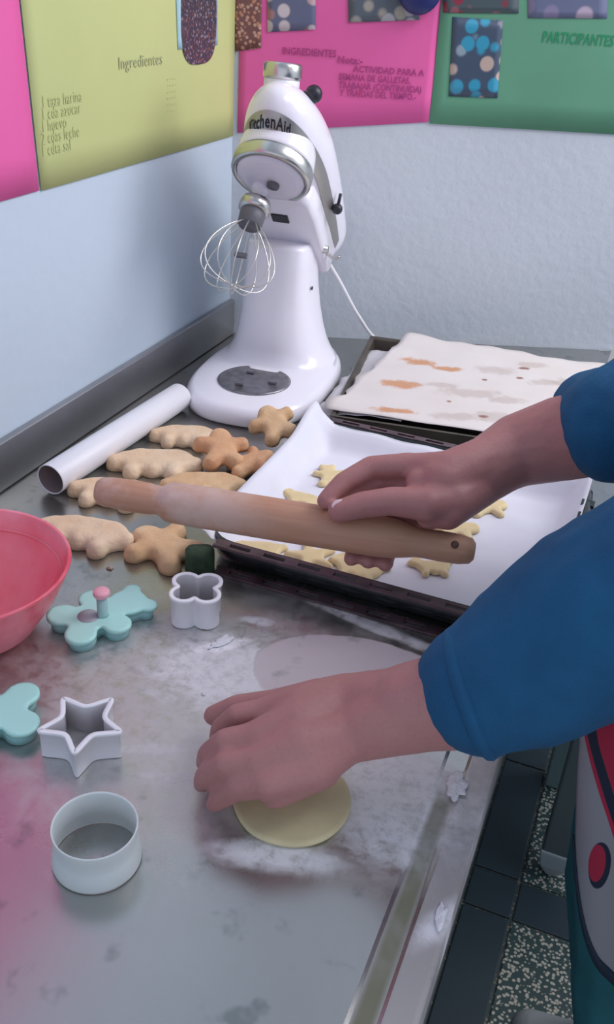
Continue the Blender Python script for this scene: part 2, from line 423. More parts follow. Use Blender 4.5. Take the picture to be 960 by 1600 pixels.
# rack standing beyond the table
rack = tag(empty('metal_stand', (.09, 1.30, 0)), 'grey metal stand with square posts on the floor beyond the table edge', 'stand')
def post(x, y, h, w_, m, foot=True):
    o = par(mk('post', *box(x-w_, x+w_, y-w_, y+w_, .07 if foot else .0, h), m, smooth=False), rack); bevel(o, .004)
    if foot:
        f = par(mk('foot_cap', *loft([[(x+sx*r, y+sy*r, z) for sx, sy in ((-1,-1),(1,-1),(1,1),(-1,1))] for r, z in ((w_*.35, 0), (w_*.9, .035), (w_*1.08, .07), (w_*1.08, .078))]), mat('foot_cap_plastic', (.35, .42, .44), .4), smooth=False), rack); bevel(f, .003)
M_post = mat('grey_post', (.13, .17, .18), .5, .4); M_post2 = mat('pale_post', (.20, .30, .31), .4, .5)
post(.072, 1.285, .72, .027, M_post); post(.045, 1.52, .72, .022, M_post2, False); post(.50, 1.42, .72, .025, M_post); post(.47, 1.64, .72, .022, M_post2, False)
par(mk('shelf', *box(.02, .53, 1.26, 1.68, .72, .74), M_post, smooth=False), rack)

# ------------------------------------------------------------------ stand mixer
PIV = Vector((-.557, 1.380, 1.078)); TH = math.radians(45.2); YAW = math.radians(4.8)
mixer = tag(empty('stand_mixer', (-.557, 1.30, .8505), YAW), 'white tilt-head stand mixer with raised head and wire whisk, in the corner', 'mixer')
def sst0(z): return min(max((z-.03)/.12, 0), 1)
def sring(cx, cy, hw, hl, z, n=56, e=2.6):
    out = []
    for j in range(n):
        t = 2*math.pi*j/n; c, s_ = math.cos(t), math.sin(t)
        out.append((cx+hw*math.copysign(abs(c)**(2/e), c), cy+hl*math.copysign(abs(s_)**(2/e), s_), z))
    return out
# local: -Y forward, origin at base centre
bs = [(0, .100, .160, 0, 2.6), (0, .107, .168, .004, 2.6), (0, .110, .171, .014, 2.6), (0, .108, .169, .024, 2.6), (0, .103, .164, .030, 2.6), (0, .098, .157, .0328, 2.6),
      (.068, .092, .086, .0345, 2.5), (.070, .086, .082, .040, 2.4), (.072, .080, .079, .050, 2.4), (.073, .074, .077, .062, 2.4), (.073, .067, .075, .085, 2.5), (.076, .060, .068, .115, 2.8), (.078, .0555, .062, .15, 3.2), (.079, .052, .057, .185, 3.6), (.080, .050, .053, .215, 4), (.080, .048, .050, .222, 4)]
column = mk('base_and_column', *loft([sring(-.007*sst0(z), cy, hw, hl, z, 56, e) for cy, hw, hl, z, e in bs]), M_enamel, mixer); column.data.materials[0] = M_enamel
mk('bowl_plate', *lathe([(.056, .030), (.0575, .0355), (.055, .0368), (.052, .0352), (.050, .0345), (.0, .0345)], 48, True, False), M_plate, mixer, loc=(0, -.062, 0))
for a_ in (0, 2.1, 4.2):
    mk('locking_lug', *box(-.006, .006, -.004, .004, .0355, .0385), M_plate, mixer, smooth=False, loc=(.03*math.cos(a_), -.062+.03*math.sin(a_), 0))
for z_ in (.155,):
    mk('screw', *xf(lathe([(.003, 0), (.003, .0015)], 16), Matrix.Translation((.0495, .06, z_))@Matrix.Rotation(math.pi/2, 4, 'Y')), M_black, mixer)
# head frame: a forward, b up (of the head), s right
Hm = Matrix.Translation(PIV)@Matrix.Rotation(YAW, 4, 'Z')
Hinv = Matrix.Rotation(-YAW, 4, 'Z')@Matrix.Translation(-Vector(mixer.location))
ct, sn_ = math.cos(TH), math.sin(TH)
def hp(a, b, s):   # -> mixer-local coordinates
    wv = Vector((s, -(ct*a-sn_*b), sn_*a+ct*b))
    return (Hinv@(Hm@wv))
def hx(part):      # part given in (s, a, b) coords
    return [hp(v[1], v[2], v[0]) for v in part[0]], [tuple(reversed(f)) for f in part[1]]
A0, LA, HW, HH, BC = .095, .150, .066, .066, .068
def gprof(a):
    if a > A0: return math.sqrt(max(0, 1-((a-A0)/LA)**2))
    t = (A0-a)/.215; return (1-.16*t*t) if t < .9 else (1-.16*t*t)*math.sqrt(max(.02, 1-((t-.9)/.1)**2*.98))
aa = [A0+LA*math.sin(math.pi/2*i/16) for i in range(16, 0, -1)]+[A0-.215*i/18 for i in range(0, 19)]
rings = []
for a_ in aa:
    gg = max(gprof(a_), .03); hw, hh = HW*gg, HH*gg
    rings.append([(hw*math.cos(2*math.pi*j/48), a_, BC+hh*math.sin(2*math.pi*j/48)) for j in range(48)])
mk('motor_head', *hx(loft(rings)), M_enamel, mixer)
# lower rear housing with flat pale underside
hr = []
for b0, k_ in ((-.012, .90), (-.009, .97), (.0, 1.0), (.05, 1.0)):
    hr.append([(x*k_, .035+y_*k_, b0) for x, y_ in [(-.046, -.125), (.046, -.125), (.050, -.118), (.052, -.05), (.052, .03), (.048, .072), (.040, .080), (-.040, .080), (-.048, .072), (-.052, .03), (-.052, -.05), (-.050, -.118)]])
mk('hinge_housing', *hx(loft(hr)), M_enamel, mixer)
mk('hinge_pin', *hx(([Vector(v) for v in tube([(-.057, -.02, -.004), (.057, -.02, -.004)], .006, 14)[0]], tube([(-.057, -.02, -.004), (.057, -.02, -.004)], .006, 14)[1])), M_chrome, mixer)
mk('latch_slot', *hx(box(-.016, .010, .058, .076, -.0145, -.010)), M_black, mixer, smooth=False)
mk('head_lock_lever', *hx(tube([(.050, -.035, .0), (.062, -.045, -.004), (.074, -.040, -.002)], [.003, .0035, .003], 8)), M_chrome, mixer)
# trim band along the sides and round the nose
def band_pt(sarc, kb, off=.0012):
    """sarc: signed arc position from nose centre; kb: height below head centre"""
    q_ = math.sqrt(1-(kb/HH)**2); ra, rs = LA*q_, HW*q_
    pts = BT[kb]; i = min(max(sarc, -pts[-1][0]), pts[-1][0]); sg = 1 if i >= 0 else -1; i = abs(i)
    for (s0, a0, x0), (s1, a1, x1) in zip(pts, pts[1:]):
        if s0 <= i <= s1:
            t = (i-s0)/max(s1-s0, 1e-9); a_, x = a0+(a1-a0)*t, x0+(x1-x0)*t
            nrm = Vector((max((a_-A0), 0)/ra**2, x/rs**2)); nrm.normalize() if nrm.length > 0 else None
            return (sg*(x+off*nrm[1]), a_+off*nrm[0], BC-kb*(1))
    return (sg*pts[-1][2], pts[-1][1], BC-kb)
BT = {}
def tab(kb):
    q_ = math.sqrt(1-(kb/HH)**2); P = [(A0+LA*q_*math.cos(math.pi/2*i/24), HW*q_*math.sin(math.pi/2*i/24)) for i in range(25)]
    P += [(A0-.19*i/12, HW*math.sqrt(max(.0001, (1-.16*(.19*i/12/.215)**2)**2-(kb/HH)**2))) for i in range(1, 13)]
    s = 0; out = [(0, P[0][0], P[0][1])]
    for p0, p1 in zip(P, P[1:]):
        s += math.hypot(p1[0]-p0[0], p1[1]-p0[1]); out.append((s, p1[0], p1[1]))
    BT[kb] = out
KB = (.024, .030, .036, .0415)
for k_ in KB: tab(k_)
L_ = min(BT[k_][-1][0] for k_ in KB)
rows = [[band_pt(-L_+2*L_*i/90, k_, .0018) for i in range(91)] for k_ in KB]
bandm = loft(rows, False, False, False)
mk('trim_band', *hx(bandm), M_trim, mixer)
def text_mesh(s, size, spacing=1.0, shear=0, bold=0.0):
    c = bpy.data.curves.new('t', 'FONT'); c.body = s; c.size = size; c.space_character = spacing; c.shear = shear; c.offset = bold; c.align_x = 'LEFT'; c.resolution_u = 2
    o = bpy.data.objects.new('t', c); COL.objects.link(o); dg = bpy.context.evaluated_depsgraph_get(); dg.update()
    me = bpy.data.meshes.new_from_object(o.evaluated_get(dg)); V = [v.co.copy() for v in me.vertices]; Fc = [tuple(p.vertices) for p in me.polygons]
    bpy.data.objects.remove(o); bpy.data.curves.remove(c); bpy.data.meshes.remove(me); return V, Fc
tv, tf = text_mesh('KitchenAid', .0145, 1.08, .15, .0004)
wmax = max(v.x for v in tv); out = []
def band_any(s, kb):
    lo = max(k for k in KB if k <= kb+1e-9) if kb >= KB[0] else KB[0]; hi = min([k for k in KB if k >= kb-1e-9] or [KB[-1]])
    p0, p1 = Vector(band_pt(s, lo, .0026)), Vector(band_pt(s, hi, .0026)); t = 0 if hi == lo else (kb-lo)/(hi-lo); return p0.lerp(p1, t)
for v in tv: out.append(band_any(-.004+(v.x-wmax/2), min(max(.0385-v.y, KB[0]), KB[-1])))
# mixer faces the camera: +s is to the right in the photo
mk('lettering', *hx((out, tf)), M_black, mixer, smooth=False)
# hub cap and attachment knob
def hub(a0, b0, dirn, prof_, m, name):
    d = Vector(dirn).normalized(); u = Vector((1, 0, 0)); v = d.cross(u)
    V, Fc = lathe(prof_, 32); o = Vector((-.008, a0, b0)); return mk(name, *hx(([o+u*x+v*y+d*z for x, y, z in V], Fc)), m, mixer)
HX = -.012
hub(.176, .084, (0, .62, .78), [(.034, -.03), (.030, .014), (.0255, .030), (.0255, .056), (.0, .056)], M_enamel, 'attachment_hub')
hub(.176, .084, (0, .62, .78), [(.0260, .046), (.0275, .050), (.0275, .064), (.025, .0675), (.0, .068)], M_chrome, 'hub_cap')
kp = [(.016, .190, .110), (.034, .190, .112)]
mk('attachment_knob', *hx(join([tube(kp, .0045, 12), ball((.038, .190, .113), .0125)])), M_black, mixer)
# speed lever at the side
mk('speed_lever', *hx(join([ball((.068, .028, BC-.028), .0085), tube([(.068, .028, BC-.028), (.072, .045, BC-.012)], .0025, 8)])), M_black, mixer)
mk('side_button', *hx(xf(lathe([(.0045, -.002), (.0045, .003), (.0, .003)], 16), Matrix.Translation((.030, .095, -.004)))), M_grey, mixer)
# planetary
PA = .160
def plan(prof_, name, m, parent=mixer, ds=0, da=0):
    V, Fc = lathe(prof_, 48, True, True); return mk(name, *hx(([(x+ds, y+PA+da, z) for x, y, z in V], Fc)), m, parent)
plan([(.052, .06), (.056, .030), (.057, .018), (.057, .010)], 'planetary_collar', M_enamel)
plan([(.0575, .012), (.0585, .009), (.0585, -.006), (.0560, -.0095), (.0510, -.0095), (.0505, .004)], 'planetary_ring', M_chrome)
plan([(.0500, .004), (.0500, -.006), (.0485, -.0100), (.038, -.013), (.0, -.0135)], 'planetary_disc', M_enamel2)
SX, SA = -.017, -.018
plan([(.013, -.008), (.012, -.020), (.010, -.022), (.008, -.024), (.008, -.045), (.0, -.045)], 'beater_shaft', M_enamel2, ds=SX, da=SA)
plan([(.0095, -.0125), (.009, -.017), (.0, -.017)], 'drain_hole', M_grey, ds=.004, da=-.008)
# whisk
wk = mk('whisk', *hx(xf(join([lathe([(.010, -.034), (.021, -.037), (.023, -.043), (.023, -.052), (.020, -.055), (.0, -.055)], 32)]), Matrix.Translation((SX, PA+SA, 0)))), M_chrome, mixer)
mk('ferrule', *hx(xf(lathe([(.018, -.052), (.0185, -.062), (.0175, -.076), (.015, -.079), (.0, -.079)], 32), Matrix.Translation((SX, PA+SA, 0)))), M_grey, wk)
for k_ in range(6):
    th = math.pi*k_/6+.25; pts = []
    for i in range(41):
        t = i/40*2*math.pi-math.pi      # loop
        u_ = i/40; ang = math.pi*(u_*2-1)
        hw_ = .048*math.sin(min(abs(ang), math.pi)*1.0) if False else 0
        s_ = math.copysign(1, ang) if ang else 0
        v_ = 1-abs(u_*2-1)               # 0 at ferrule ends, 1 at tip
        depth = .104*(math.sin(v_*math.pi/2))
        rad = .012*(1-v_)+.052*math.sin(math.pi*v_**.85)**.9*(1 if v_ < 1 else 0)
        rad = .011*(1-v_)+.047*math.sin(math.pi*v_)**.8
        r_ = math.copysign(rad, u_-.5)
        pts.append((SX+r_*math.cos(th), PA+SA+r_*math.sin(th), -.074-depth*(1-.08*k_/6)))
    mk('wire', *hx(tube(pts, .00095, 6)), M_wire, wk)
mk('wire_clip', *hx(box(SX-.008, SX+.010, PA+SA-.003, PA+SA+.003, -.128, -.122)), M_grey, wk, smooth=False)
cordp = bezier([(-.525, 1.455, 1.03), (-.510, 1.49, .985), (-.485, 1.535, .915), (-.455, 1.575, .862), (-.40, 1.605, .855), (-.30, 1.655, .855)], 10)
V, Fc = tube(cordp, .0032, 8); V = [Matrix.Rotation(-YAW, 4, 'Z')@(v-Vector(mixer.location)) for v in V]
mk('power_cord', V, Fc, M_white, mixer)

# ------------------------------------------------------------------ white tube
pa, pb = at(78, 750, .872), at(283, 618, .872)
d_, u_, v_ = frame(pb-pa); n = 40
tb = tag(empty('white_tube', (pa+pb)/2-Vector((0, 0, .0215))), 'smooth white plastic tube with a dark hollow end, lying along the steel upstand', 'tube')
def ringt(p, r): return [p+(u_*math.cos(2*math.pi*j/n)+v_*math.sin(2*math.pi*j/n))*r for j in range(n)]
rt = .0205
par(mk('pipe', *loft([ringt(pa+d_*.002, rt-.0015), ringt(pa, rt-.0006), ringt(pa+d_*.001, rt), ringt(pb-d_*.004, rt), ringt(pb, rt-.003), ringt(pb-d_*.0005, rt-.005)], False, True), M_pvc), tb)
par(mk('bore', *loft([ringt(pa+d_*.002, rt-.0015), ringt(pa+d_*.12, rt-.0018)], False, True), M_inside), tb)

# ------------------------------------------------------------------ red bowl
bc = Vector((-.559, .577, .8505)); bowl = tag(empty('red_bowl', bc), 'large bright red plastic mixing bowl at the left edge of the table', 'bowl')
RB = .103; Hb = .085
def bowlprof(): return [(0, .0), (.046, 0), (.051, .003), (.066, .016), (.086, .046), (.098, .072), (RB-.002, Hb-.004), (RB, Hb-.001), (RB-.001, Hb+.001), (RB-.004, Hb), (.0945, .070), (.082, .045), (.062, .018), (.047, .006), (0, .005)]
mk('shell', *lathe([(max(r, .0005), z) for r, z in bowlprof()], 72), M_red, bowl)
mk('inner_ridge', *tube([(.0925*math.cos(t), .0925*math.sin(t), .066) for t in [2*math.pi*i/72 for i in range(72)]], .0016, 6, True), M_red, bowl)
mk('foot_ring', *tube([(.046*math.cos(t), .046*math.sin(t), .0022) for t in [2*math.pi*i/48 for i in range(48)]], .0022, 6, True), M_red, bowl)

# ------------------------------------------------------------------ posters
def poster(name, fn, u0, u1, v0, v1, m, label, cat='poster', nu=24, nv=12, off=.0012, wav=.0012, u0b=None, u1b=None, v0b=None):
    """fn(u, v, offset) -> world; v0 = bottom"""
    V = []; u0b = u0 if u0b is None else u0b; u1b = u1 if u1b is None else u1b
    for i in range(nu+1):
        for j in range(nv+1):
            tv_ = j/nv; a_ = u0b+(u0-u0b)*tv_; b2 = u1b+(u1-u1b)*tv_; u = a_+(b2-a_)*i/nu
            vb = v0+((v0b-v0)*i/nu if v0b is not None else 0); v = vb+(v1-vb)*tv_
            V.append(fn(u, v, off+wav*(.5+.5*noise.noise(Vector((u*9, v*9, u0*3))))))
    Fc = [(i*(nv+1)+j, (i+1)*(nv+1)+j, (i+1)*(nv+1)+j+1, i*(nv+1)+j+1) for i in range(nu) for j in range(nv)]
    o = solid(mk(name, V, Fc, m), .0004); tag(o, label, cat); return o
fL = lambda u, v, o: Vector((-.722+o, u, v))
fR = lambda u, v, o: wall_pt(u, v, o)
M_pp = mat('pink_poster_card', (.84, .13, .40), .65, var=.06, scale=6)
M_yp = mat('yellow_poster_card', (.56, .60, .25), .65, var=.05, scale=6)
M_gp = mat('green_poster_card', (.13, .36, .22), .65, var=.08, scale=6)
pk1 = poster('pink_poster', fL, .45, .945, 1.196, 1.70, M_pp, 'plain hot pink poster at the left edge of the photo, on the left wall', u1b=.962)
yel = poster('yellow_poster', fL, .945, 1.497, 1.195, 1.70, M_yp, 'yellow handwritten poster on the left wall reaching the corner', u0b=.966, off=.0018)
pk2 = poster('pink_poster', fR, .004, .325, 1.200, 1.72, M_pp, 'hot pink poster with a handwritten note, behind the raised mixer head', u1b=.322, v0b=1.234)
grn = poster('green_poster', fR, .313, .80, 1.232, 1.72, M_gp, 'green poster with participants heading, rightmost on the wall above the trays', u0b=.324, off=.0018)
def photo_mat(name, kind):
    m, t, b = nt(name); g = G(t); tc = t.nodes.new('ShaderNodeTexCoord'); P = tc.outputs['Object']; b.inputs['Roughness'].default_value = .35
    v = t.nodes.new('ShaderNodeTexVoronoi'); t.links.new(P, v.inputs['Vector']); n = g.noise(P, 60, 4)
    v.inputs['Scale'].default_value = {'choc': 200, 'balls': 42, 'nuts': 160, 'lumps': 36, 'berries': 45, 'people': 30, 'cupcakes': 40}[kind]
    bg, c1, c2 = {'choc': ((.05, .05, .07), (.16, .08, .07), (.28, .24, .28)), 'balls': ((.12, .13, .22), (.42, .20, .20), (.62, .52, .55)), 'nuts': ((.18, .07, .06), (.50, .22, .14), (.55, .32, .25)),
                  'lumps': ((.10, .12, .15), (.45, .44, .48), (.38, .35, .30)), 'berries': ((.07, .10, .11), (.28, .03, .06), (.35, .12, .15)), 'people': ((.14, .16, .26), (.25, .22, .35), (.5, .4, .5)), 'cupcakes': ((.06, .09, .14), (.55, .42, .36), (.04, .32, .48))}[kind]
    sp = t.nodes.new('ShaderNodeSeparateColor'); t.links.new(v.outputs['Color'], sp.inputs[0])
    c = g.mix(g.mapr(sp.outputs[0], .4, .6, 0, 1), c1, c2); thr = .42 if kind != 'cupcakes' else .45
    t.links.new(g.mix(g.mapr(v.outputs['Distance'], thr-.08, thr+.08, 0, 1), c, bg), b.inputs['Base Color']); return m
def lnU(px, py): P = at_x(px, py, -.722); return P.y, P.z
def glued(name, fn, q, m, parent, label, off):
    """photo print glued to a poster; q = (u, v) for BL, BR, TR, TL"""
    V = []; nn = 8
    for i in range(nn+1):
        for j in range(nn+1):
            a_, b2 = i/nn, j/nn
            u = (q[0][0]*(1-a_)+q[1][0]*a_)*(1-b2)+(q[3][0]*(1-a_)+q[2][0]*a_)*b2
            v = (q[0][1]*(1-a_)+q[1][1]*a_)*(1-b2)+(q[3][1]*(1-a_)+q[2][1]*a_)*b2
            V.append(fn(u, v, off))
    Fc = [(i*(nn+1)+j, (i+1)*(nn+1)+j, (i+1)*(nn+1)+j+1, i*(nn+1)+j+1) for i in range(nn) for j in range(nn)]
    o = solid(mk(name, V, Fc, m, parent), .0004); o['label'] = label; return o
M_pale = mat('photo_pale_border', (.45, .68, .75), .4)
glued('photo_print', fL, [lnU(275, 77), lnU(337, 70), lnU(338, -40), lnU(271, -35)], M_pale, yel, 'pale blue photo background', .0034)
# dark oval tray shape printed on it
cu, cv = lnU(308, 20); du = abs(lnU(335, 20)[0]-cu); 
V = [fL(cu+du*math.copysign(abs(math.cos(t))**.6, math.cos(t)), cv-.006+.062*math.copysign(abs(math.sin(t))**.7, math.sin(t)), .0042) for t in [2*math.pi*i/40 for i in range(40)]]
o = mk('photo_print', V, [tuple(range(40))], photo_mat('photo_chocolate', 'choc'), yel, False); o['label'] = 'photo print of a dark round cake'
M_ph = {k: photo_mat('photo_'+k, k) for k in ('nuts', 'balls', 'lumps', 'berries', 'people', 'cupcakes')}
PR = [((368, 80), (408, 75), (411, -60), (366, -60), 'nuts', pk2, 'photo print of a bowl of brown dough bits'),
      ((418, 50), (493, 46), (494, -60), (418, -60), 'balls', pk2, 'photo print of pale dough balls'),
      ((545, 35), (655, 31), (658, -60), (543, -60), 'lumps', pk2, 'photo print of pale round lumps on grey'),
      ((692, 20), (810, 21), (812, -60), (690, -60), 'berries', grn, 'photo print of dark red fruit'),
      ((701, 150), (777, 153), (786, 32), (707, 26), 'cupcakes', grn, 'photo print of cupcakes in blue cases'),
      ((825, 28), (948, 29), (952, -60), (824, -60), 'people', grn, 'photo print in mauve and grey tones')]
for a_, b2, c_, e_, k_, pr, lb in PR: glued('photo_print', fR, [w_s(*a_), w_s(*b2), w_s(*c_), w_s(*e_)], M_ph[k_], pr, lb, .0036)
M_ink = mat('purple_ink', (.42, .05, .22), .7); M_ink2 = mat('faint_grey_ink', (.51, .548, .24), .7); M_ink3 = mat('green_marker', (.02, .28, .12), .7); M_ink4 = mat('pale_green_ink', (.06, .36, .14), .7)
def write(s, fn, at_uv, size, m, parent, bold=.0, sx=1.0, rot=0, off=.0036):
    V, Fc = text_mesh(s, size, 1.05, 0, bold); c, sn = math.cos(rot), math.sin(rot)
    V = [fn(at_uv[0]+(v.x*c*sx-v.y*sn), at_uv[1]+(v.x*sn*sx+v.y*c), off) for v in V]
    return mk('lettering', V, Fc, m, parent, False)
for s, p, z in (('INGREDIENTES', (441, 84), .0145), ('Nota:-', (527, 98), .015), ('ACTIVIDAD PARA A', (552, 112), .0135), ('SEMANA DE GALLETAS,', (529, 124), .0135), ('TRABAJAR (CONTINUIDA)', (529, 137), .0135), ('Y TRAIDAS DEL TIEMPO.-', (531, 149), .0135)):
    write(s, fR, w_s(*p), z, M_ink, pk2, .0003, {'INGREDIENTES': .86, 'ACTIVIDAD PARA A': .92, 'SEMANA DE GALLETAS,': .80, 'TRABAJAR (CONTINUIDA)': .82, 'Y TRAIDAS DEL TIEMPO.-': .80}.get(s, 1))
write('PARTICIPANTES', fR, w_s(846, 65),   .022, M_ink3, grn, .0005, .72, -.0)
M_ink5 = mat('grey_ink_heading', (.42, .45, .24), .7)
write('Ingredientes', fL, lnU(182, 108), .021, M_ink5, yel, .0, 1.05)
for i, s in enumerate(('1 taza harina', '1 cda azucar', '1 huevo', '2 cdas leche', '1 cdta sal')):
    write(s, fL, lnU(62, 168+i*19), .019, M_ink2, yel, 0, .8)
for i in range(6): write('. . . .', fL, lnU(258, 125+i*10), .016, M_ink2, yel, 0, .9)
# blue paper ornament hanging over the join of the posters
orn = mk('blue_ornament', *xf(ball((0, 0, 0), 1, 28, 16), Matrix.Translation(wall_pt(w_s(655, -22)[0], w_s(655, -22)[1], .016))@Matrix.Rotation(math.atan2(WD[1], WD[0]), 4, 'Z')@Matrix.Diagonal((.036, .014, .040, 1))), mat('navy_foil', (.02, .03, .14), .35))
tag(orn, 'round navy blue ornament at the top of the wall where pink and green posters meet', 'ornament')

# ------------------------------------------------------------------ oven tray (near)
OX0, OX1, OY0, OY1 = -.412, -.022, .792, 1.150
tray = tag(empty('oven_tray', ((OX0+OX1)/2, (OY0+OY1)/2, .8505)), 'black enamelled oven tray with slotted rim, lined with paper under raw cookies', 'tray')
hx_, hy_ = (OX1-OX0)/2, (OY1-OY0)/2
def rr(hx1, hy1, r, z, n=6):
    out = []
    for cx, cy, a0 in ((hx1-r, hy1-r, 0), (-hx1+r, hy1-r, 90), (-hx1+r, -hy1+r, 180), (hx1-r, -hy1+r, 270)):
        for i in range(n+1):
            t = math.radians(a0+90*i/n); out.append((cx+r*math.cos(t), cy+r*math.sin(t), z))
    return out
mk('pan', *loft([rr(hx_-.012, hy_-.012, .03, .004), rr(hx_-.004, hy_-.004, .034, .010), rr(hx_-.001, hy_-.001, .036, .036), rr(hx_-.004, hy_-.004, .034, .038), rr(hx_-.010, hy_-.010, .03, .012), rr(hx_-.02, hy_-.02, .024, .007)]), M_blackm, tray)
# slotted flanges along near and far sides: rails plus bridges leave real holes
def flange(y0, y1, z0, z1, name, m, mb):
    parts = [box(-hx_+.02, hx_-.02, y0, y0+(y1-y0)*.30, z0, z1), box(-hx_+.02, hx_-.02, y1-(y1-y0)*.28, y1, z0, z1)]
    o = mk(name, *join(parts), m, tray, smooth=False)
    for k_ in range(9):
        x = -hx_+.03+(2*hx_-.06)*k_/8; bxx = mk('bridge', *box(x-.008, x+.008, y0+.0004, y1-.0004, z0-.0003, z1+.0003), mb, o, smooth=False)
    return o
flange(-hy_-.013, -hy_+.002, .0355, .0385, 'rim_rail', M_rim, M_rim); flange(hy_-.002, hy_+.011, .0355, .0385, 'rim_rail', M_rim, M_rim)
flange(-hy_-.013, -hy_+.003, .0, .0025, 'lower_rail', M_rim, M_rim)
mk('end_lip', *tube(bezier([(hx_+.001, -hy_+.04, .036), (hx_+.006, -hy_+.12, .040), (hx_+.006, hy_-.12, .040), (hx_+.001, hy_-.04, .036)], 8), .006, 10), M_blackm, tray)
for k_ in range(7): mk('end_notch', *box(hx_-.004, hx_+.012, -hy_+.06+k_*.035, -hy_+.075+k_*.035, .036, .044), M_blackm, tray, smooth=False)
grn_p = at(320, 862, .872)
sp_ = mk('tray_corner_block', *loft([rr(.015, .013, .007, 0), rr(.0165, .0145, .008, .004), rr(.0165, .0145, .008, .022), rr(.014, .012, .007, .026)]), M_green, loc=(grn_p.x-.003, grn_p.y-.006, .851), rot=(0, 0, .5))  # added block standing in for the tray's rounded enamel corner
tag(sp_, 'small dark green block standing in for the rounded left corner of the oven tray', 'tray corner')

def sheet(name, P, hfn, m, nu=40, nv=32, jag=0, label=None, seed=0):
    """P: 4 world corners NL NR FR FL; hfn(u,v) height added"""
    V = []
    for i in range(nu+1):
        for j in range(nv+1):
            u, v = i/nu, j/nv; p = (P[0]*(1-u)+P[1]*u)*(1-v)+(P[3]*(1-u)+P[2]*u)*v
            if jag:
                if i == 0: p = p+(P[0]-P[1]).normalized()*jag*noise.noise(Vector((v*9, seed, 0)))
                if j == nv: p = p+(P[3]-P[0]).normalized()*jag*noise.noise(Vector((u*9, 3+seed, 0)))
            V.append(Vector((p.x, p.y, p.z+hfn(u, v))))
    Fc = [(i*(nv+1)+j, (i+1)*(nv+1)+j, (i+1)*(nv+1)+j+1, i*(nv+1)+j+1) for i in range(nu) for j in range(nv)]
    o = solid(mk(name, V, Fc, m), .0003); tag(o, label, 'baking paper'); return o
def sst(a, b, x): t = min(max((x-a)/(b-a), 0), 1); return t*t*(3-2*t)
def h_oven(u, v):
    lf = 1-sst(0, .10, u); fr = sst(.90, 1, v)*(1-.0*u); nr = 1-sst(0, .04, v); rt_ = sst(.92, 1, u)
    h = max(.036*lf, .026*fr, .026*nr, .036*rt_)
    h += .022*lf*sst(.72, 1, v)+.014*sst(.8, 1, u)*sst(.8, 1, v)
    h += .0012*noise.noise(Vector((u*9, v*9, 2)))+.004*fr*noise.noise(Vector((u*7, 0, 5)))
    return h
zz = .8595
pap = sheet('baking_paper', [Vector((OX0-.003, OY0+.003, zz)), Vector((OX1-.002, OY0+.003, zz)), Vector((OX1+.002, OY1-.008, zz)), Vector((OX0-.004, OY1-.004, zz))], h_oven, M_paper, 60, 44, 0, 'clean white baking paper lining the black oven tray under raw cookies')

# ------------------------------------------------------------------ raw cookies
EX = Vector((R[0, 0], R[1, 0], 0)).normalized(); IMG = math.atan2(EX.y, EX.x)
mm = .001
def S_(caps, s): return [tuple(c*s*mm for c in cp) for cp in caps]
man = [(0, 22, 13), (0, 12, 12, 0, -8, 14), (0, 4, 8, 27, 6, 7.5), (0, 4, 8, -27, 6, 7.5), (4, -12, 8.5, 15, -32, 8.5), (-4, -12, 8.5, -15, -32, 8.5)]
bear = [(0, 26, 14), (11, 38, 5.5), (-11, 38, 5.5), (0, 2, 17, 0, -10, 18), (8, 6, 7, 26, 12, 7), (-8, 6, 7, -26, 12, 7), (8, -18, 8.5, 20, -30, 9), (-8, -18, 8.5, -20, -30, 9)]
pig = [(-22, 2, 18, 20, 2, 19), (-38, 4, 10, -48, 0, 8), (-26, -10, 7.5, -28, -22, 7), (-8, -10, 7.5, -8, -22, 7), (16, -10, 7.5, 16, -23, 7.5), (30, -8, 7.5, 34, -20, 7.5), (36, 8, 8, 46, 12, 6.5)]
dog = [(-14, 0, 13, 16, 0, 14), (-26, 12, 11), (-36, 10, 6), (-24, 24, 5), (-14, -8, 6, -16, -24, 6), (14, -8, 6, 18, -24, 6.5), (26, 8, 5, 36, 16, 4.5), (2, -8, 5, 2, -18, 5)]
bird = [(-8, 0, 14, 10, -2, 13), (-22, 10, 9), (18, -4, 6, 34, 4, 5), (6, -8, 5, 14, -22, 4.5), (-8, -8, 5, -14, -20, 4.5)]
manf = [(0, 22, 14.5), (0, 12, 14, 0, -8, 17), (0, 4, 10, 28, 8, 10), (0, 4, 10, -28, 8, 10), (4, -12, 11, 17, -31, 11), (-4, -12, 11, -17, -31, 11)]
pigf = [(-22, 3, 22, 20, 3, 24), (-40, 3, 13, -50, -2, 11), (-27, -12, 10, -29, -24, 9.5), (-4, -12, 9, -4, -18, 8), (20, -12, 10, 22, -26, 10), (36, 2, 12, 45, 0, 10)]
star5 = [(0, 0, 9)]+[(0, 0, 8, 27*math.cos(math.radians(90+72*i)), 27*math.sin(math.radians(90+72*i)), 3.6) for i in range(5)]
def cookie(name, shape, px, py, z, rot, s, m, T, label, cat, group=None, edge=.006, tilt=(0, 0), mirror=False, k=.006, bump=.0006, flat=False):
    caps = S_(shape, s)
    if mirror: caps = [tuple(-c if i in (0, 3) else c for i, c in enumerate(cp)) for cp in caps]
    V, Fc = sdf_plate(caps, T, edge, k=k, bump=bump, seed=px*.1, flat=flat)
    p = at(px, py, z+T*.5); o = mk(name, V, Fc, m); o.location = (p.x, p.y, z)
    o.rotation_euler = (Matrix.Rotation(math.radians(tilt[0]), 3, EX)@Matrix.Rotation(math.radians(tilt[1]), 3, Vector((0, 0, 1)).cross(EX))@Matrix.Rotation(IMG+math.radians(rot), 3, 'Z')).to_euler()
    tag(o, label, cat, group); return o
zt = .8610
RC = 'raw cookies on the oven tray'
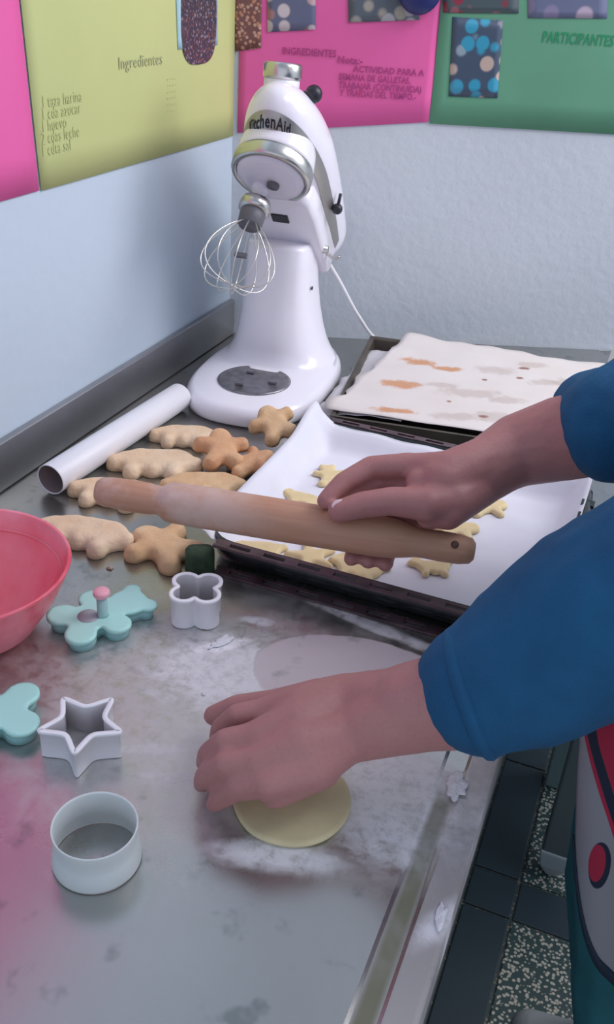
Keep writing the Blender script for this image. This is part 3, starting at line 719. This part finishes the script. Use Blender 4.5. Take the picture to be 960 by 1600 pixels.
raw = [(bear, 516, 743, 8, .62, 'raw animal-shaped cookie furthest back on the oven tray, left of the gripping hand'),
       (bird, 474, 778, -10, .85, 'raw rounded cookie touching the far side of the rolling pin, left of the fingers'),
       (pig, 402, 857, -4, .62, 'raw long cookie at the near left corner of the oven tray paper'),
       (star5, 487, 868, 12, .95, 'raw cookie in front of the rolling pin, middle of the near row'),
       (dog, 560, 888, -16, .80, 'raw notched cookie by the near rim, just below the fingertips'),
       (dog, 676, 884, 4, .60, 'raw cookie half hidden under the dark end of the rolling pin'),
       (man, 716, 826, -75, .74, 'raw figure cookie behind the right end of the rolling pin'),
       (man, 764, 791, -68, .70, 'raw figure cookie under the forearm, rightmost on the oven tray')]
for sh, x, y, r_, s, lb in raw: cookie('raw_cookie', sh, x, y, zt, r_, s*1.1, M_dough, .0055, lb, 'cookie', RC, edge=.003, bump=.0002, k=.0042)

# ------------------------------------------------------------------ baked cookies
BK = 'baked cookies piled beside the mixer'; zb = .8508
baked = [(manf, 428, 657, .878, 28, .92, M_cmid, (20, -8), 'golden figure cookie leaning on the mixer base, nearest to the round metal plate'),
         (pigf, 292, 680, .8508, 0, .88, M_cpale, (0, 0), 'pale cookie behind the others, close to the end of the white tube'),
         (manf, 346, 697, .868, 10, 1.02, M_ctan, (10, 4), 'browned figure cookie lying on top of the pile in front of the mixer'),
         (manf, 398, 720, .859, -70, .85, M_ctan, (4, -10), 'browned cookie tucked under the lifted edge of the baking paper'),
         (pigf, 246, 722, .8512, 2, 1.12, M_cpale, (1, 0), 'large pale animal cookie in the middle of the pile, beside the white tube'),
         (pigf, 322, 757, .8508, 4, 1.0, M_cmid, (0, 0), 'pale golden cookie lying just behind the rolling pin barrel'),
         (pigf, 180, 768, .8508, -8, 1.02, M_cpale, (0, 0), 'pale cookie mostly hidden behind the rolling pin left handle'),
         (pigf, 137, 832, .8508, -14, 1.08, M_cpale, (0, 0), 'pale fat cookie next to the rim of the red bowl'),
         (manf, 252, 850, .8508, 50, 1.18, M_cmid, (0, 0), 'golden figure cookie in front of the pile with legs toward the clover cutter')]
for sh, x, y, z, r_, s, m, tl, lb in baked: cookie('baked_cookie', sh, x, y, z, r_, s, m, .017, lb, 'cookie', BK, edge=.010, tilt=tl, k=.007, bump=.0014)

# ------------------------------------------------------------------ far tray
fn_ = Vector((-.400, 1.186, .851)); ang = math.radians(9)
ft = tag(empty('baking_tin', fn_, ang), 'brown metal baking tin holding grease-stained paper, against the right wall', 'tray')
FW, FD, FH = .46, .355, .030
def ftp(x, y, z): return Vector(fn_)+Matrix.Rotation(ang, 3, 'Z')@Vector((x, y, z))
def tinring(i, z): return [(i, i, z), (FW-i, i, z), (FW-i, FD-i, z), (i, FD-i, z)]
bevel(mk('tin_body', *loft([tinring(.006, 0), tinring(0, FH-.003), tinring(-.004, FH-.001), tinring(-.004, FH), tinring(.001, FH), tinring(.004, FH-.003), tinring(.009, .003)]), M_tin, ft, smooth=False), .0008)
def stain_mat():
    m, t, b = nt('greasy_baking_paper'); g = G(t); tc = t.nodes.new('ShaderNodeTexCoord'); sp = t.nodes.new('ShaderNodeSeparateXYZ'); t.links.new(tc.outputs['Object'], sp.inputs[0]); X, Y = sp.outputs[0], sp.outputs[1]; P = tc.outputs['Object']
    n = g.noise(P, 55, 5, .65); j = g.math('MULTIPLY', g.math('SUBTRACT', n, .5), 1.5)
    c = g.mix(g.noise(P, 12, 3), (.74, .66, .60), (.80, .76, .75))
    def st(px, py, rx, ry, rot, col, amt):
        nonlocal c
        p = at(px, py, .886); e = g.math('MULTIPLY', g.ell(X, Y, p.x, p.y, rx*1.25, ry*1.3, IMG+rot, .45, 1.0, j), amt); c = g.mix(e, c, col)
    o1 = (.62, .27, .10); o2 = (.50, .40, .34)
    for a_ in ((655, 568, .030, .014, -.25), (700, 578, .024, .010, -.1), (625, 601, .031, .014, 0), (618, 641, .036, .010, -.05)): st(*a_, o1, .85)
    for a_ in ((775, 580, .036, .016, 0), (830, 572, .026, .013, .1), (890, 600, .03, .018, 0), (740, 615, .055, .016, 0), (790, 625, .03, .014, 0), (715, 650, .04, .014, 0), (765, 650, .03, .018, 0), (850, 598, .03, .012, .1), (690, 602, .03, .01, 0)): st(*a_, o2, .5)
    for a_ in ((818, 577, .012, .006, .2), (755, 650, .010, .005, .2), (757, 594, .005, .004, 0), (812, 592, .006, .004, 0), (702, 627, .004, .003, 0), (895, 598, .005, .004, 0)): st(*a_, (.25, .07, .04), .85)
    t.links.new(c, b.inputs['Base Color']); b.inputs['Roughness'].default_value = .55; return m
M_stain = stain_mat()
h2 = lambda u, v: .0015*noise.noise(Vector((u*8, v*8, 9)))+.010*(1-sst(0, .14, u))*noise.noise(Vector((v*6, 1.2, 4)))+.008*sst(.9, 1, v)*(.5+noise.noise(Vector((u*5, 7, 0))))
sheet('baking_paper', [ftp(-.015, .012, .0335), ftp(FW-.006, .014, .032), ftp(FW-.006, FD-.02, .036), ftp(.062, FD-.002, .040)], h2, M_stain, 50, 36, .014, 'greasy baking paper with orange-brown cookie stains on the far baking tin')
h3 = lambda u, v: .005*noise.noise(Vector((u*5, v*11, 19)))-.012*(1-sst(0, .6, u))
sheet('baking_paper', [ftp(-.034, .012, .0325), ftp(.10, .012, .030), ftp(.12, FD-.05, .030), ftp(.004, FD-.050, .0335)], h3, M_paper2, 16, 30, .007, 'crumpled greyish baking paper sticking out left, underneath the stained sheet', 3)

# ------------------------------------------------------------------ cutters
def wall_cutter(name, outline, h, th, m, px, py, z, rot, label, flare=.0015, group=None):
    p = at(px, py, z); n_ = len(outline); out = []
    def offs(d):
        r_ = []
        for i in range(n_):
            a_ = Vector(outline[i-1]); b2 = Vector(outline[i]); c_ = Vector(outline[(i+1) % n_]); t = (c_-a_).normalized(); r_.append((b2.x+t.y*d, b2.y-t.x*d))
        return r_
    rings = []
    for d, z_ in ((0, 0), (.0, h-.004), (flare, h-.0035), (flare+.0003, h-.0005), (flare-.0003, h), (-th-flare*.5, h), (-th-flare*.5-.0003, h-.001), (-th, h-.0035), (-th, 0)):
        rings.append([(x, y, z_) for x, y in offs(d)])
    V, Fc = loft(rings+[rings[0]], False, False); o = mk(name, V, Fc, m); o.location = (p.x, p.y, .8507); o.rotation_euler = (0, 0, IMG+math.radians(rot)); tag(o, label, 'cookie cutter', group); return o
def poly_round(fn, n=180): return [fn(2*math.pi*i/n) for i in range(n)]
def clover(t):
    best = 0
    for k_ in range(4):
        a_ = math.pi/4+k_*math.pi/2; cx, cy, r = .0165*math.cos(a_), .0165*math.sin(a_), .0135
        dx, dy = math.cos(t), math.sin(t); bq = dx*cx+dy*cy; disc = bq*bq-(cx*cx+cy*cy-r*r)
        if disc > 0: best = max(best, bq+math.sqrt(disc))
    return best
def clov(t): r = clover(t); return (r*math.cos(t), r*math.sin(t))
ol = poly_round(clov); 
for _ in range(2): ol = [tuple((Vector(ol[i-1])+2*Vector(ol[i])+Vector(ol[(i+1) % len(ol)]))/4) for i in range(len(ol))]
wall_cutter('clover_cutter', ol, .036, .0016, M_white, 307, 917, .8865, 0, 'white four-lobed clover cookie cutter in front of the oven tray corner')
def starpt(R1, R2, n=5):
    P = []
    for i in range(10):
        r = R1 if i % 2 == 0 else R2; a_ = math.pi/2+math.pi*i/5; P.append(Vector((r*math.cos(a_), r*math.sin(a_))))
    out = []
    for i in range(10):
        a_, b2 = P[i], P[(i+1) % 10]
        for k_ in range(14): out.append(a_.lerp(b2, k_/14))
    for _ in range(9): out = [(out[i-1]+2*out[i]+out[(i+1) % len(out)])/4 for i in range(len(out))]
    return [tuple(v) for v in out]
wall_cutter('star_cutter', starpt(.0385, .0185), .030, .0018, M_white, 128, 1127, .8805, 182, 'white plastic star-shaped cookie cutter left of the fingertips')
ce = at(148, 1289, .886)
rc_ = mk('round_cutter', *lathe([(a*.915, b*.93) for a, b in [(.0358, .0), (.0368, .0), (.0372, .002), (.0366, .009), (.0346, .0165), (.0338, .019), (.0346, .030), (.0354, .0375), (.0352, .0385), (.0342, .0385), (.0336, .037), (.0328, .0285), (.0324, .019), (.0336, .0155), (.0352, .009), (.0358, .002), (.0358, .0)]], 96, False, False), M_whited, loc=(ce.x, ce.y, .8507))
tag(rc_, 'pale round ring cookie cutter with a waisted wall, nearest on the table', 'cookie cutter')

bearc = [(0, 28, 17), (-14, 41, 7), (15, 41, 7), (0, 12, 12, 0, -14, 18), (23, 4, 11.5), (-23, 4, 11.5), (17, -29, 13), (-17, -29, 13)]
def mint(px, py, rot, s, label, peg=True, hole=True):
    p = at(px, py, .866); r0 = tag(empty('mint_cutter', (p.x, p.y, .8507), IMG+math.radians(rot)), label, 'cookie cutter')
    V, Fc = sdf_plate(S_(bearc, s*.94), .0105, .003, k=.004, flat=True); mk('blade_wall', V, Fc, M_whited if False else mat('mint_wall', (.30, .56, .56), .4), r0)
    V, Fc = sdf_plate(S_([tuple(c if i not in (2, 5) else c+.8 for i, c in enumerate(cp)) for cp in bearc], s), .0045, .002, k=.004, flat=True); mk('plate', V, Fc, M_teal, r0, loc=(0, 0, .0105))
    if hole:
        mk('finger_recess', *lathe([(.0098*s, 0), (.0098*s, .0006), (.0001, .0006)], 32), mat('recess_grey', (.42, .42, .46), .5), r0, loc=(0, -.012*s, .0148))
    if peg:
        st_ = mk('plunger_stem', *lathe([(.0062, 0), (.0055, .002), (.0055, .026), (.0, .026)], 24), mat('stem_mint', (.36, .58, .58), .4), r0, loc=(.006*s, -.001, .0148))
        mk('plunger_cap', *lathe([(.0072, .024), (.0084, .026), (.0084, .0295), (.0076, .0308), (.0001, .0308)], 32), M_pink, st_)
    return r0
mint(157, 955, -50, 1.14, 'mint green bear-shaped cutter with a pink-topped plunger, beside the red bowl')
mint(-26, 1112, 104, 1.12, 'mint green cutter without plunger, cut off by the left photo edge below the bowl', False, False)

# ------------------------------------------------------------------ dough, flour, crumbs
dp = at(457, 1248, .853)
V, Fc = lathe([(.0455, .0), (.0488, .0012), (.0493, .003), (.048, .0047), (.045, .0053), (.0001, .0055)], 72)
V = [(v[0]*(1+.03*noise.noise(Vector((v[0]*30, v[1]*30, 1)))), v[1]*(1+.03*noise.noise(Vector((v[0]*30, v[1]*30, 8)))), v[2]) for v in V]
tag(mk('rolled_dough', V, Fc, M_doughp, loc=(dp.x, dp.y, .8507)), 'flat round piece of rolled yellow dough under the near hand', 'dough')
M_flour = mat('loose_flour', (.86, .86, .90), .9, bump=1, bscale=400)
def clump(px, py, rx, ry, h, rot, name, m, label, cat, seed, group=None):
    V = []; Fc = []; n_, k_ = 28, 7
    for i in range(k_+1):
        for j_ in range(n_):
            t = 2*math.pi*j_/n_; f_ = (k_-i)/k_; e_ = 1+.55*noise.noise(Vector((math.cos(t)*1.6+seed, math.sin(t)*1.6, seed)))+.5*noise.noise(Vector((math.cos(t)*5+seed, math.sin(t)*5, seed)))
            x, y = rx*f_*e_*math.cos(t), ry*f_*e_*math.sin(t); z = h*(1-f_**2)*(1+.5*noise.noise(Vector((x*160, y*160, seed)))); V.append((x, y, max(z, 0)))
    Fc = [(i*n_+j_, i*n_+(j_+1) % n_, (i+1)*n_+(j_+1) % n_, (i+1)*n_+j_) for i in range(k_) for j_ in range(n_)]
    Fc.append(tuple(reversed(range(n_))))
    p = at(px, py); o = mk(name, V, Fc, m, loc=(p.x, p.y, .8507), rot=(0, 0, IMG+rot)); tag(o, label, cat, group); return o
clump(348, 1003, .017, .0055, .0018, .75, 'flour_heap', M_flour, 'bright streak of loose flour below the clover cutter', 'flour', 1)
clump(712, 1228, .0085, .017, .003, -.3, 'flour_heap', M_flour, 'lump of loose flour at the end of the dirty joint near the table edge', 'flour', 2).location.z = .8525
clump(689, 1434, .0045, .012, .0022, -.3, 'flour_heap', M_flour, 'small lump of loose flour on the very edge of the table, nearest one', 'flour', 3).location.z = .8525
clump(318, 1085, .0022, .002, .002, 0, 'flour_heap', M_flour, 'tiny white speck of flour left of the near hand', 'flour', 4)
clump(320, 980, .008, .0042, .0045, .1, 'dough_crumb', mat('brown_crumb', (.42, .27, .10), .8, var=.4, scale=300), 'brown dough crumb at the foot of the clover cutter', 'crumb', 5)
clump(172, 889, .0035, .0025, .003, .1, 'dough_crumb', mat('pale_crumb', (.62, .45, .35), .8), 'small pale crumb behind the pink plunger', 'crumb', 6)

# ------------------------------------------------------------------ rolling pin
PL, PR_ = at(152, 766, .945), at(742, 862, .935)
dv = (PR_-PL); LP = dv.length; dv.normalize(); mid = (PL+PR_)/2
hlf = LP/2
pr = [(.001, -hlf-.001), (.011, -hlf), (.0145, -hlf+.004), (.0165, -hlf+.014), (.0175, -hlf+.035), (.0170, -hlf+.058), (.0155, -hlf+.069), (.0165, -hlf+.073), (.0208, -hlf+.079), (.0222, -hlf+.086), (.0227, -hlf+.12), (.0228, 0), (.0222, hlf-.10), (.0208, hlf-.085), (.0180, hlf-.070), (.0158, hlf-.060), (.0155, hlf-.050), (.0162, hlf-.035), (.0158, hlf-.015), (.0135, hlf-.004), (.009, hlf), (.001, hlf+.0005)]
pin = tag(empty('rolling_pin', mid), 'wooden rolling pin held in the far hand above the oven tray', 'rolling pin'); pin.rotation_euler = dv.to_track_quat('Z', 'Y').to_euler()
mk('barrel_and_handles', *lathe(pr, 64), M_wood, pin)
kq = Matrix(pin.rotation_euler.to_matrix()).inverted()@(Vector(CP)-mid)
ka = math.atan2(kq.y, kq.x)-.25
mk('dark_knot', *xf(lathe([(.0042, 0), (.004, .0006), (.0001, .0008)], 20), Matrix.Translation((.0160*math.cos(ka), .0160*math.sin(ka), hlf-.022))@Matrix.Rotation(ka, 4, 'Z')@Matrix.Rotation(math.pi/2, 4, 'Y')), M_knot, pin)

# ------------------------------------------------------------------ person
person = tag(empty('person', (.22, .85, 0)), 'person in a blue sweater, one hand gripping the rolling pin, the other pressing dough', 'person')
def P3(x, y, z): return at(x, y, z)
B = []
def L(P, rad): B.extend(limb(P, rad))
# pelvis, torso, neck, head
hipc = Vector((.14, .785, .92)); chest = Vector((.20, .82, 1.20)); neck = Vector((.20, .85, 1.40)); head = Vector((.145, .85, 1.53))
shL = Vector((.235, .70, 1.31)); shR = Vector((.235, 1.01, 1.31))
for s_ in (-1, 1):
    L([hipc+Vector((0, .06*s_, 0)), chest+Vector((0, .07*s_, 0)), Vector((.24, .85+.08*s_, 1.31))], [.105, .10, .065])
L([(.24, .85, 1.30), neck, head+Vector((.02, 0, -.03))], [.07, .052, .055])
hd = [head+Vector((.02, 0, .035)), head+Vector((-.012, 0, -.01)), head+Vector((-.035, 0, -.065))]
L(hd, [.088, .078, .042])
L([head+Vector((-.082, 0, .02)), head+Vector((-.101, 0, -.012))], [.008, .011])      # nose
for s_ in (-1, 1):
    L([head+Vector((.015, .080*s_, .02)), head+Vector((.022, .092*s_, -.012))], [.016, .012])  # ears
L([head+Vector((-.078, -.018, -.046)), head+Vector((-.078, .018, -.046))], [.008, .008])  # lips
# legs
kneeL = Vector((.185, .71, .48)); anL = Vector((.27, .73, .08)); kneeR = Vector((.15, .88, .48)); anR = Vector((.24, .94, .08))
L([hipc+Vector((0, -.08, -.02)), kneeL, anL], [.095, .058, .038]); L([hipc+Vector((0, .08, -.02)), kneeR, anR], [.095, .058, .038])
L([anL, anL+Vector((-.02, 0, -.045)), anL+Vector((-.13, 0, -.055))], [.036, .032, .022]); L([anR, anR+Vector((-.02, 0, -.045)), anR+Vector((-.13, 0, -.055))], [.036, .032, .022])
# ---- right arm: grips the pin
wR = P3(752, 735, 1.000); fR1 = P3(812, 703, 1.015); fR2 = P3(880, 685, 1.035); elR = P3(965, 668, 1.065)
L([shR, Vector((.17, 1.13, 1.17)), elR], [.060, .050, .046]); L([elR, fR2, fR1, wR], [.046, .0455, .040, .032])
wRu = P3(756, 722, 1.010); wRd = P3(752, 752, .988); L([fR1, wRu], [.038, .027]); L([fR1, wRd], [.036, .027])
iM = P3(640, 728, 1.002); 
L([wRu, P3(700, 735, 1.008), iM], [.027, .021, .0135])
pinax = lambda t: PL+(PR_-PL)*t      # t along the pin
far = Vector((0, 0, 1)).cross(dv).normalized()   # horizontal, pointing away from camera
if far.y < 0: far = -far
thm = P3(668, 788, .985)
L([wRd, P3(705, 782, .982), thm], [.027, .027, .019])                 # thenar
L([wRu, P3(690, 752, .998), P3(655, 755, .995)], [.026, .026, .015])
L([wRd, P3(700, 800, .975), P3(668, 808, .968)], [.024, .019, .012])   # heel of the palm on the pin
# four fingers wrap over the far side of the pin, tips showing beneath
mcp = [iM, pinax(.80)+far*.030+Vector((0, 0, .034)), pinax(.84)+far*.034+Vector((0, 0, .022)), pinax(.88)+far*.034+Vector((0, 0, .010))]
L([wRu, mcp[1]], [.026, .013]); L([wR, mcp[2]], [.028, .013]); L([wRd, mcp[3]], [.024, .012])
L([iM+Vector((.004, .002, -.016)), P3(600, 754, .980), P3(560, 768, .972), P3(530, 786, .964)], [.011, .0105, .0095, .008])   # middle finger, seen in the gap above the thumb
L([iM, P3(580, 731, .996), P3(537, 754, .985), P3(509, 782, .972)], [.0145, .0130, .0115, .0095])     # index along the pin
for k_, (t0, ln) in enumerate(((.70, 1.0), (.745, 1.0), (.79, .92))):
    m0 = mcp[k_+1]; a1 = pinax(t0)+far*.033+Vector((0, 0, .008)); a2 = pinax(t0-.005)+far*.024+Vector((0, 0, -.022)); a3 = pinax(t0-.01)+far*(-.002)+Vector((0, 0, -.0325)); 
    L([m0, a1, a2, a3], [.0115, .0105, .0095, .0085])
    fr_tip = a3
# thumb on top of the pin
L([thm, P3(612, 783, .984), P3(566, 789, .978), P3(530, 799, .971)], [.0180, .0150, .0140, .0120])
L([thm, P3(690, 770, .99)], [.018, .022])
# ---- left arm: presses the dough
wL = P3(545, 1120, .925); elL = P3(935, 975, 1.03)
L([shL, Vector((.20, .655, 1.16)), elL], [.058, .050, .045]); L([elL, P3(760, 1085, .965), P3(640, 1105, .940)], [.045, .042, .036])
L([P3(640, 1105, .940), P3(540, 1094, .925)], [.034, .0225]); L([P3(640, 1112, .938), P3(542, 1150, .918)], [.034, .0225])
kn = [P3(418, 1112, .915), P3(402, 1150, .918), P3(400, 1190, .914), P3(416, 1226, .906)]
w1, w2 = P3(540, 1094, .925), P3(542, 1150, .918)
L([w1, P3(470, 1105, .922), kn[0]], [.0225, .020, .0135]); L([w1, P3(468, 1130, .924), kn[1]], [.022, .021, .0135]); L([w2, P3(468, 1165, .920), kn[2]], [.0225, .021, .013]); L([w2, P3(482, 1200, .908), kn[3]], [.022, .020, .0125])
L([P3(500, 1200, .900), P3(430, 1238, .893)], [.018, .013])
fing = [[kn[0], P3(372, 1118, .912), P3(346, 1138, .892), P3(340, 1152, .872)], [kn[1], P3(352, 1158, .912), P3(326, 1178, .890), P3(320, 1192, .869)],
        [kn[2], P3(352, 1195, .908), P3(322, 1212, .887), P3(316, 1224, .868)], [kn[3], P3(372, 1232, .897), P3(345, 1248, .878), P3(334, 1256, .866)]]
for k_, f_ in enumerate(fing): L(f_, [.0120, .0105, .0095, .0078] if k_ < 3 else [.0112, .0098, .0088, .0072])
L([P3(500, 1092, .912), P3(430, 1102, .900), P3(372, 1106, .888), P3(334, 1118, .875)], [.018, .0140, .0120, .0095])   # thumb on the far side
body = remesh_obj('body', B, M_skin, None, .0030, 4); par(body, person)
# nails
def nail(c, dirn, up_, w_, l_):
    d = Vector(dirn).normalized(); up_ = Vector(up_); up_ = (up_-d*up_.dot(d)).normalized(); s = d.cross(up_)
    V, Fc = ball((0, 0, 0), 1, 16, 8); V = [Vector(c)+s*v.x*w_+d*v.y*l_+up_*v.z*.0012 for v in V]; par(mk('fingernail', V, Fc, M_nail), person)
tp = P3(534, 797, .971); nail(tp+Vector((-.001, -.0066, .0095)), P3(530, 799, .971)-P3(566, 789, .978), (-.1, -.75, .8), .0062, .0078)
# ---- clothing
C_ = []
def K(P, rad): C_.extend(limb(P, rad))
for s_ in (-1, 1):
    K([hipc+Vector((0, .065*s_, .02)), chest+Vector((0, .075*s_, 0)), Vector((.24, .85+.09*s_, 1.31))], [.122, .115, .078])
K([chest+Vector((-.01, 0, -.02)), Vector((.24, .85, 1.34))], [.12, .085])
K([shR, Vector((.17, 1.13, 1.17)), elR+Vector((0, .0, .004))], [.074, .064, .060]); K([elR+Vector((0, 0, .004)), P3(938, 650, 1.055)], [.058, .053])
K([shL, Vector((.17, .665, 1.17)), elL+Vector((.0, .0, .005))], [.080, .084, .076]); K([elL+Vector((.0, .0, .005)), P3(830, 1035, .990), P3(752, 1075, .968)], [.076, .067, .054])
sw = remesh_obj('sweater', C_, M_blue, None, .005, 6)
# little folds
ruffle(sw, ((.0035, 16), (.0016, 50)))
par(sw, person)
def cuff(c, ax, r, m=M_blue):
    d, u, v = frame(ax); par(mk('cuff', *tube([Vector(c)+(u*math.cos(t)+v*math.sin(t))*r for t in [2*math.pi*i/40 for i in range(40)]], .0065, 10, True), m), person)
cuff(P3(738, 1082, .965), P3(760, 1077, .97)-P3(700, 1095, .955), .0475)
T_ = []
T_ += limb([hipc+Vector((0, -.08, .03)), hipc+Vector((0, .08, .03))], [.118, .118])
T_ += limb([hipc+Vector((0, -.085, 0)), kneeL, Vector((.27, .73, .06))], [.118, .088, .072]); T_ += limb([hipc+Vector((0, .085, 0)), kneeR, Vector((.24, .94, .06))], [.118, .088, .072])
tr = remesh_obj('trousers', T_, M_trouser, None, .006, 4)
ruffle(tr, ((.005, 12),))
par(tr, person)
for an in (anL, anR):
    sh = remesh_obj('shoe', limb([an+Vector((.02, 0, -.045)), an+Vector((-.05, 0, -.048)), an+Vector((-.15, 0, -.052))], [.042, .042, .034]), M_shoe, None, .004, 3)
    for v in sh.data.vertices: v.co.z = max(v.co.z, .001)
    par(sh, person)
hr_ = remesh_obj('hair', limb([head+Vector((.035, 0, .05)), head+Vector((.045, 0, -.01))], [.092, .085])+limb([head+Vector((-.02, 0, .075)), head+Vector((.03, 0, .075))], [.062, .075]), M_hair, None, .004, 3); par(hr_, person)
M_eye = mat('eye_dark', (.02, .01, .01), .2)
for s_ in (-1, 1): par(mk('eye', *ball(head+Vector((-.0815, .030*s_, .018)), .0095), M_eye), person)

def print_mat():
    m, t, b = nt('printed_cloth'); g = G(t); uv = t.nodes.new('ShaderNodeUVMap'); sp = t.nodes.new('ShaderNodeSeparateXYZ'); t.links.new(uv.outputs[0], sp.inputs[0]); U, V_ = sp.outputs[0], sp.outputs[1]
    tc = t.nodes.new('ShaderNodeTexCoord'); j = g.math('MULTIPLY', g.math('SUBTRACT', g.noise(tc.outputs['Object'], 14, 1), .5), .4); c = g.mix(1.0, (.3, .3, .32), (.30, .30, .33))
    red = (.42, .02, .06); dark = (.012, .02, .045)
    d = g.math('ADD', g.math('SUBTRACT', V_, .955), g.math('MULTIPLY', g.math('SUBTRACT', U, .12), .42))   # slanting stripes across the cloth
    d = g.math('ADD', d, g.math('MULTIPLY', j, .02))
    c = g.mix(g.mapr(d, -.036, -.034, 0, 1), c, red); c = g.mix(g.mapr(d, -.024, -.022, 0, 1), c, dark); c = g.mix(g.mapr(d, .004, .006, 0, 1), c, red)
    for u, v, ru, rv, ro, col in ((.275, .785, .055, .030, .3, dark), (.262, .785, .042, .024, .3, red), (.62, .78, .16, .05, .2, dark), (.60, .785, .13, .042, .2, red), (.80, .90, .10, .04, 0, dark)):
        c = g.mix(g.ell(U, V_, u, v, ru, rv, ro, .94, 1.0, j), c, col)
    t.links.new(c, b.inputs['Base Color']); b.inputs['Roughness'].default_value = .85; return m
# printed cloth wrapped round the hip, its rounded hem hanging over the trousers
def hip(th, z, off=0):
    t = min(max((.92-z)/.44, 0), 1); r_ = .118-.03*t+.013+off+.003*math.sin(th*.16+z*6)*min(1, (1.02-z)*6) ; a_ = math.radians(th)
    return Vector((.14+.045*t+r_*math.cos(a_), .70+.01*t+r_*math.sin(a_), z))
def hem(u): return .66+.115*max(0, 1-u/.24)**1.8-.03*u
V = []; UV = []; V2 = []; nu, nv = 50, 40
for i in range(nu+1):
    u = .11+.95*i/nu; h0 = hem(u-.11)
    for j_ in range(nv+1):
        z = h0+(1.02-h0)*j_/nv; V.append(hip(200+100*u, z)); UV.append((u, z))
    for k_ in range(3): V2.append(hip(200+100*u, h0-.004+.016*k_/2, .0022))
Fc = [(i*(nv+1)+j_, (i+1)*(nv+1)+j_, (i+1)*(nv+1)+j_+1, i*(nv+1)+j_+1) for i in range(nu) for j_ in range(nv)]
ap = mk('printed_cloth', V, Fc, print_mat()); uvl = ap.data.uv_layers.new(name='UVMap')
uvl.data.foreach_set('uv', [c for lp in ap.data.loops for c in UV[lp.vertex_index]])
solid(ap, .0015); ap['label'] = 'pale cloth printed with red and black patches'; par(ap, person)
hb = solid(mk('hem_band', V2, [(i*3+j_, (i+1)*3+j_, (i+1)*3+j_+1, i*3+j_+1) for i in range(nu) for j_ in range(2)], mat('navy_hem', (.012, .025, .05), .85)), .0015); hb['label'] = 'dark hem of the printed cloth'; par(hb, person)
